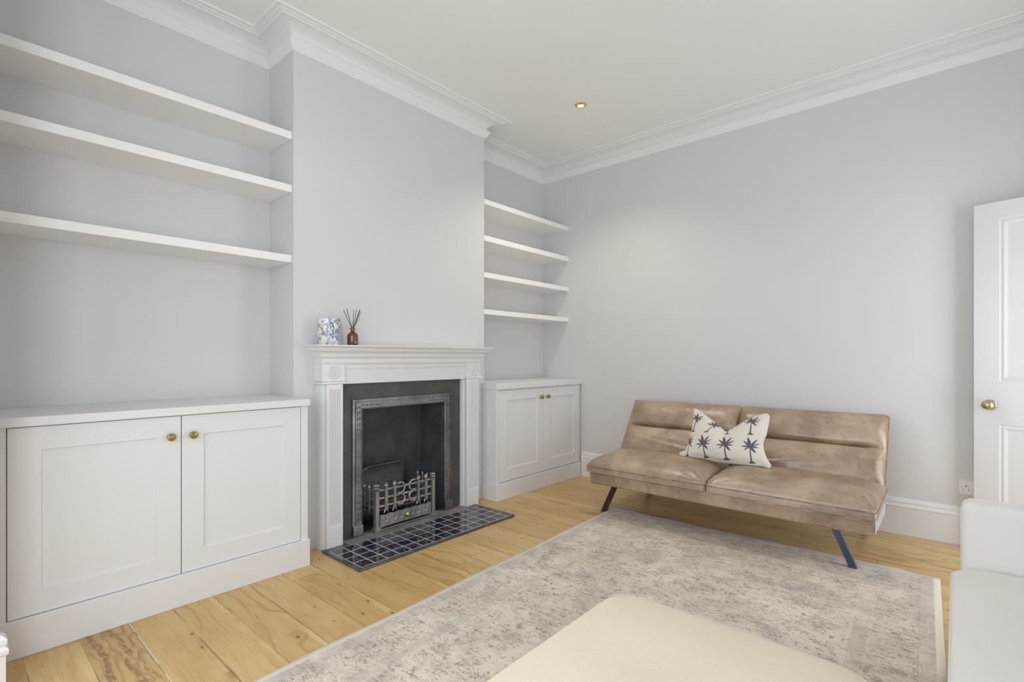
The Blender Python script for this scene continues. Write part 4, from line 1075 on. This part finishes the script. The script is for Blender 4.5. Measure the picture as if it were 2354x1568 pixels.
# ------------------------------------------------------------------ cream ottoman in the foreground
t = thing('ottoman', (2.64, 1.10, 0), 'cream fabric ottoman with rounded corners standing on the rug in the foreground', 'ottoman')
bm = bmesh.new(); bx(bm, 2.345, 2.940, 0.74, 1.470, 0.09, 0.33); link('base', bm, M_otto, t, bevel=0.035, seg=5)
def otto_extra(u, v): return 0.0015*math.sin(v*19)*math.sin(PI*u)
cushion('seat_pad', t, M_otto, M_otto, 0.0045, O=(2.322, 0.715, 0.3305), X=(1, 0, 0), S=(0, 1, 0), N=(0, 0, 1), W_=0.640, L_=0.775, t_edge=0.060, T=0.094, pu=5, pv=5, nu=48, nv=48, rc=0.085, extra=otto_extra)
for (xx, yy) in ((2.38, 0.78), (2.90, 0.78), (2.38, 1.43), (2.90, 1.43)):
    bm = bmesh.new(); lathe(bm, [(0, 0.0095), (0.014, 0.0095), (0.022, 0.09), (0, 0.09)], 16, Matrix.Translation((xx, yy, 0))); link('leg', bm, M_leg, t, smooth=False)

# ------------------------------------------------------------------ off-white sofa at the right edge
t = thing('fabric_sofa', (3.48, 1.50, 0), 'off-white fabric sofa at the right edge, in front of the open door', 'sofa')
bm = bmesh.new(); bx(bm, 3.125, 3.88, 0.46, 2.49, 0.08, 0.26); link('base', bm, M_sofa, t, bevel=0.02, seg=3)
bm, edge = puff(O=(3.100, 2.400, 0.085), X=(0, 0, 1), S=(1, 0, 0), N=(0, -1, 0), W_=0.553, L_=0.80, t_edge=0.0, T=0.006, pu=6, pv=6, nu=24, nv=24, rc=0.035)
bmesh.ops.delete(bm, geom=list(bm.verts), context='VERTS')
bx(bm, 3.102, 3.90, 2.402, 2.500, 0.085, 0.616); arm = link('arm', bm, M_sofa, t, bevel=0.030, seg=5)
bm = bmesh.new()
def arm_loop(yy, ins):
    pts = []; r = 0.030
    zs0, zs1, xa, xb = 0.10+ins, 0.6160-ins, 3.1015+ins, 3.88
    pts.append((xa, yy, zs0))
    for k in range(7):
        a = PI-k*PI/12; pts.append((xa+r+r*math.cos(a), yy, zs1-r+r*math.sin(a)))
    pts.append((xb, yy, zs1)); return pts
tube(bm, arm_loop(2.424, 0.0005), 0.0022, 6)
link('piping', bm, M_sofapipe, arm, smooth=True)
bm = bmesh.new(); bx(bm, 3.102, 3.90, 0.44, 0.598, 0.085, 0.638); link('arm', bm, M_sofa, t, bevel=0.030, seg=5)
bm = bmesh.new(); bx(bm, 3.70, 3.90, 0.5985, 2.4015, 0.085, 0.80); link('backrest', bm, M_sofa, t, bevel=0.05, seg=5)
cushion('seat_cushion', t, M_sofa, M_sofapipe, 0.0035, O=(3.078, 0.604, 0.262), X=(1, 0, 0), S=(0, 1, 0), N=(0, 0, 1), W_=0.620, L_=1.790, t_edge=0.128, T=0.158, pu=7, pv=16, nu=48, nv=72, rc=0.085, extra=lambda u, v: 0.004*math.sin(v*9)*math.sin(PI*u))
for (xx, yy) in ((3.16, 0.52), (3.84, 0.52), (3.16, 2.44), (3.84, 2.44)):
    bm = bmesh.new(); lathe(bm, [(0, 0.0005), (0.016, 0.0005), (0.024, 0.08), (0, 0.08)], 16, Matrix.Translation((xx, yy, 0))); link('leg', bm, M_leg, t)
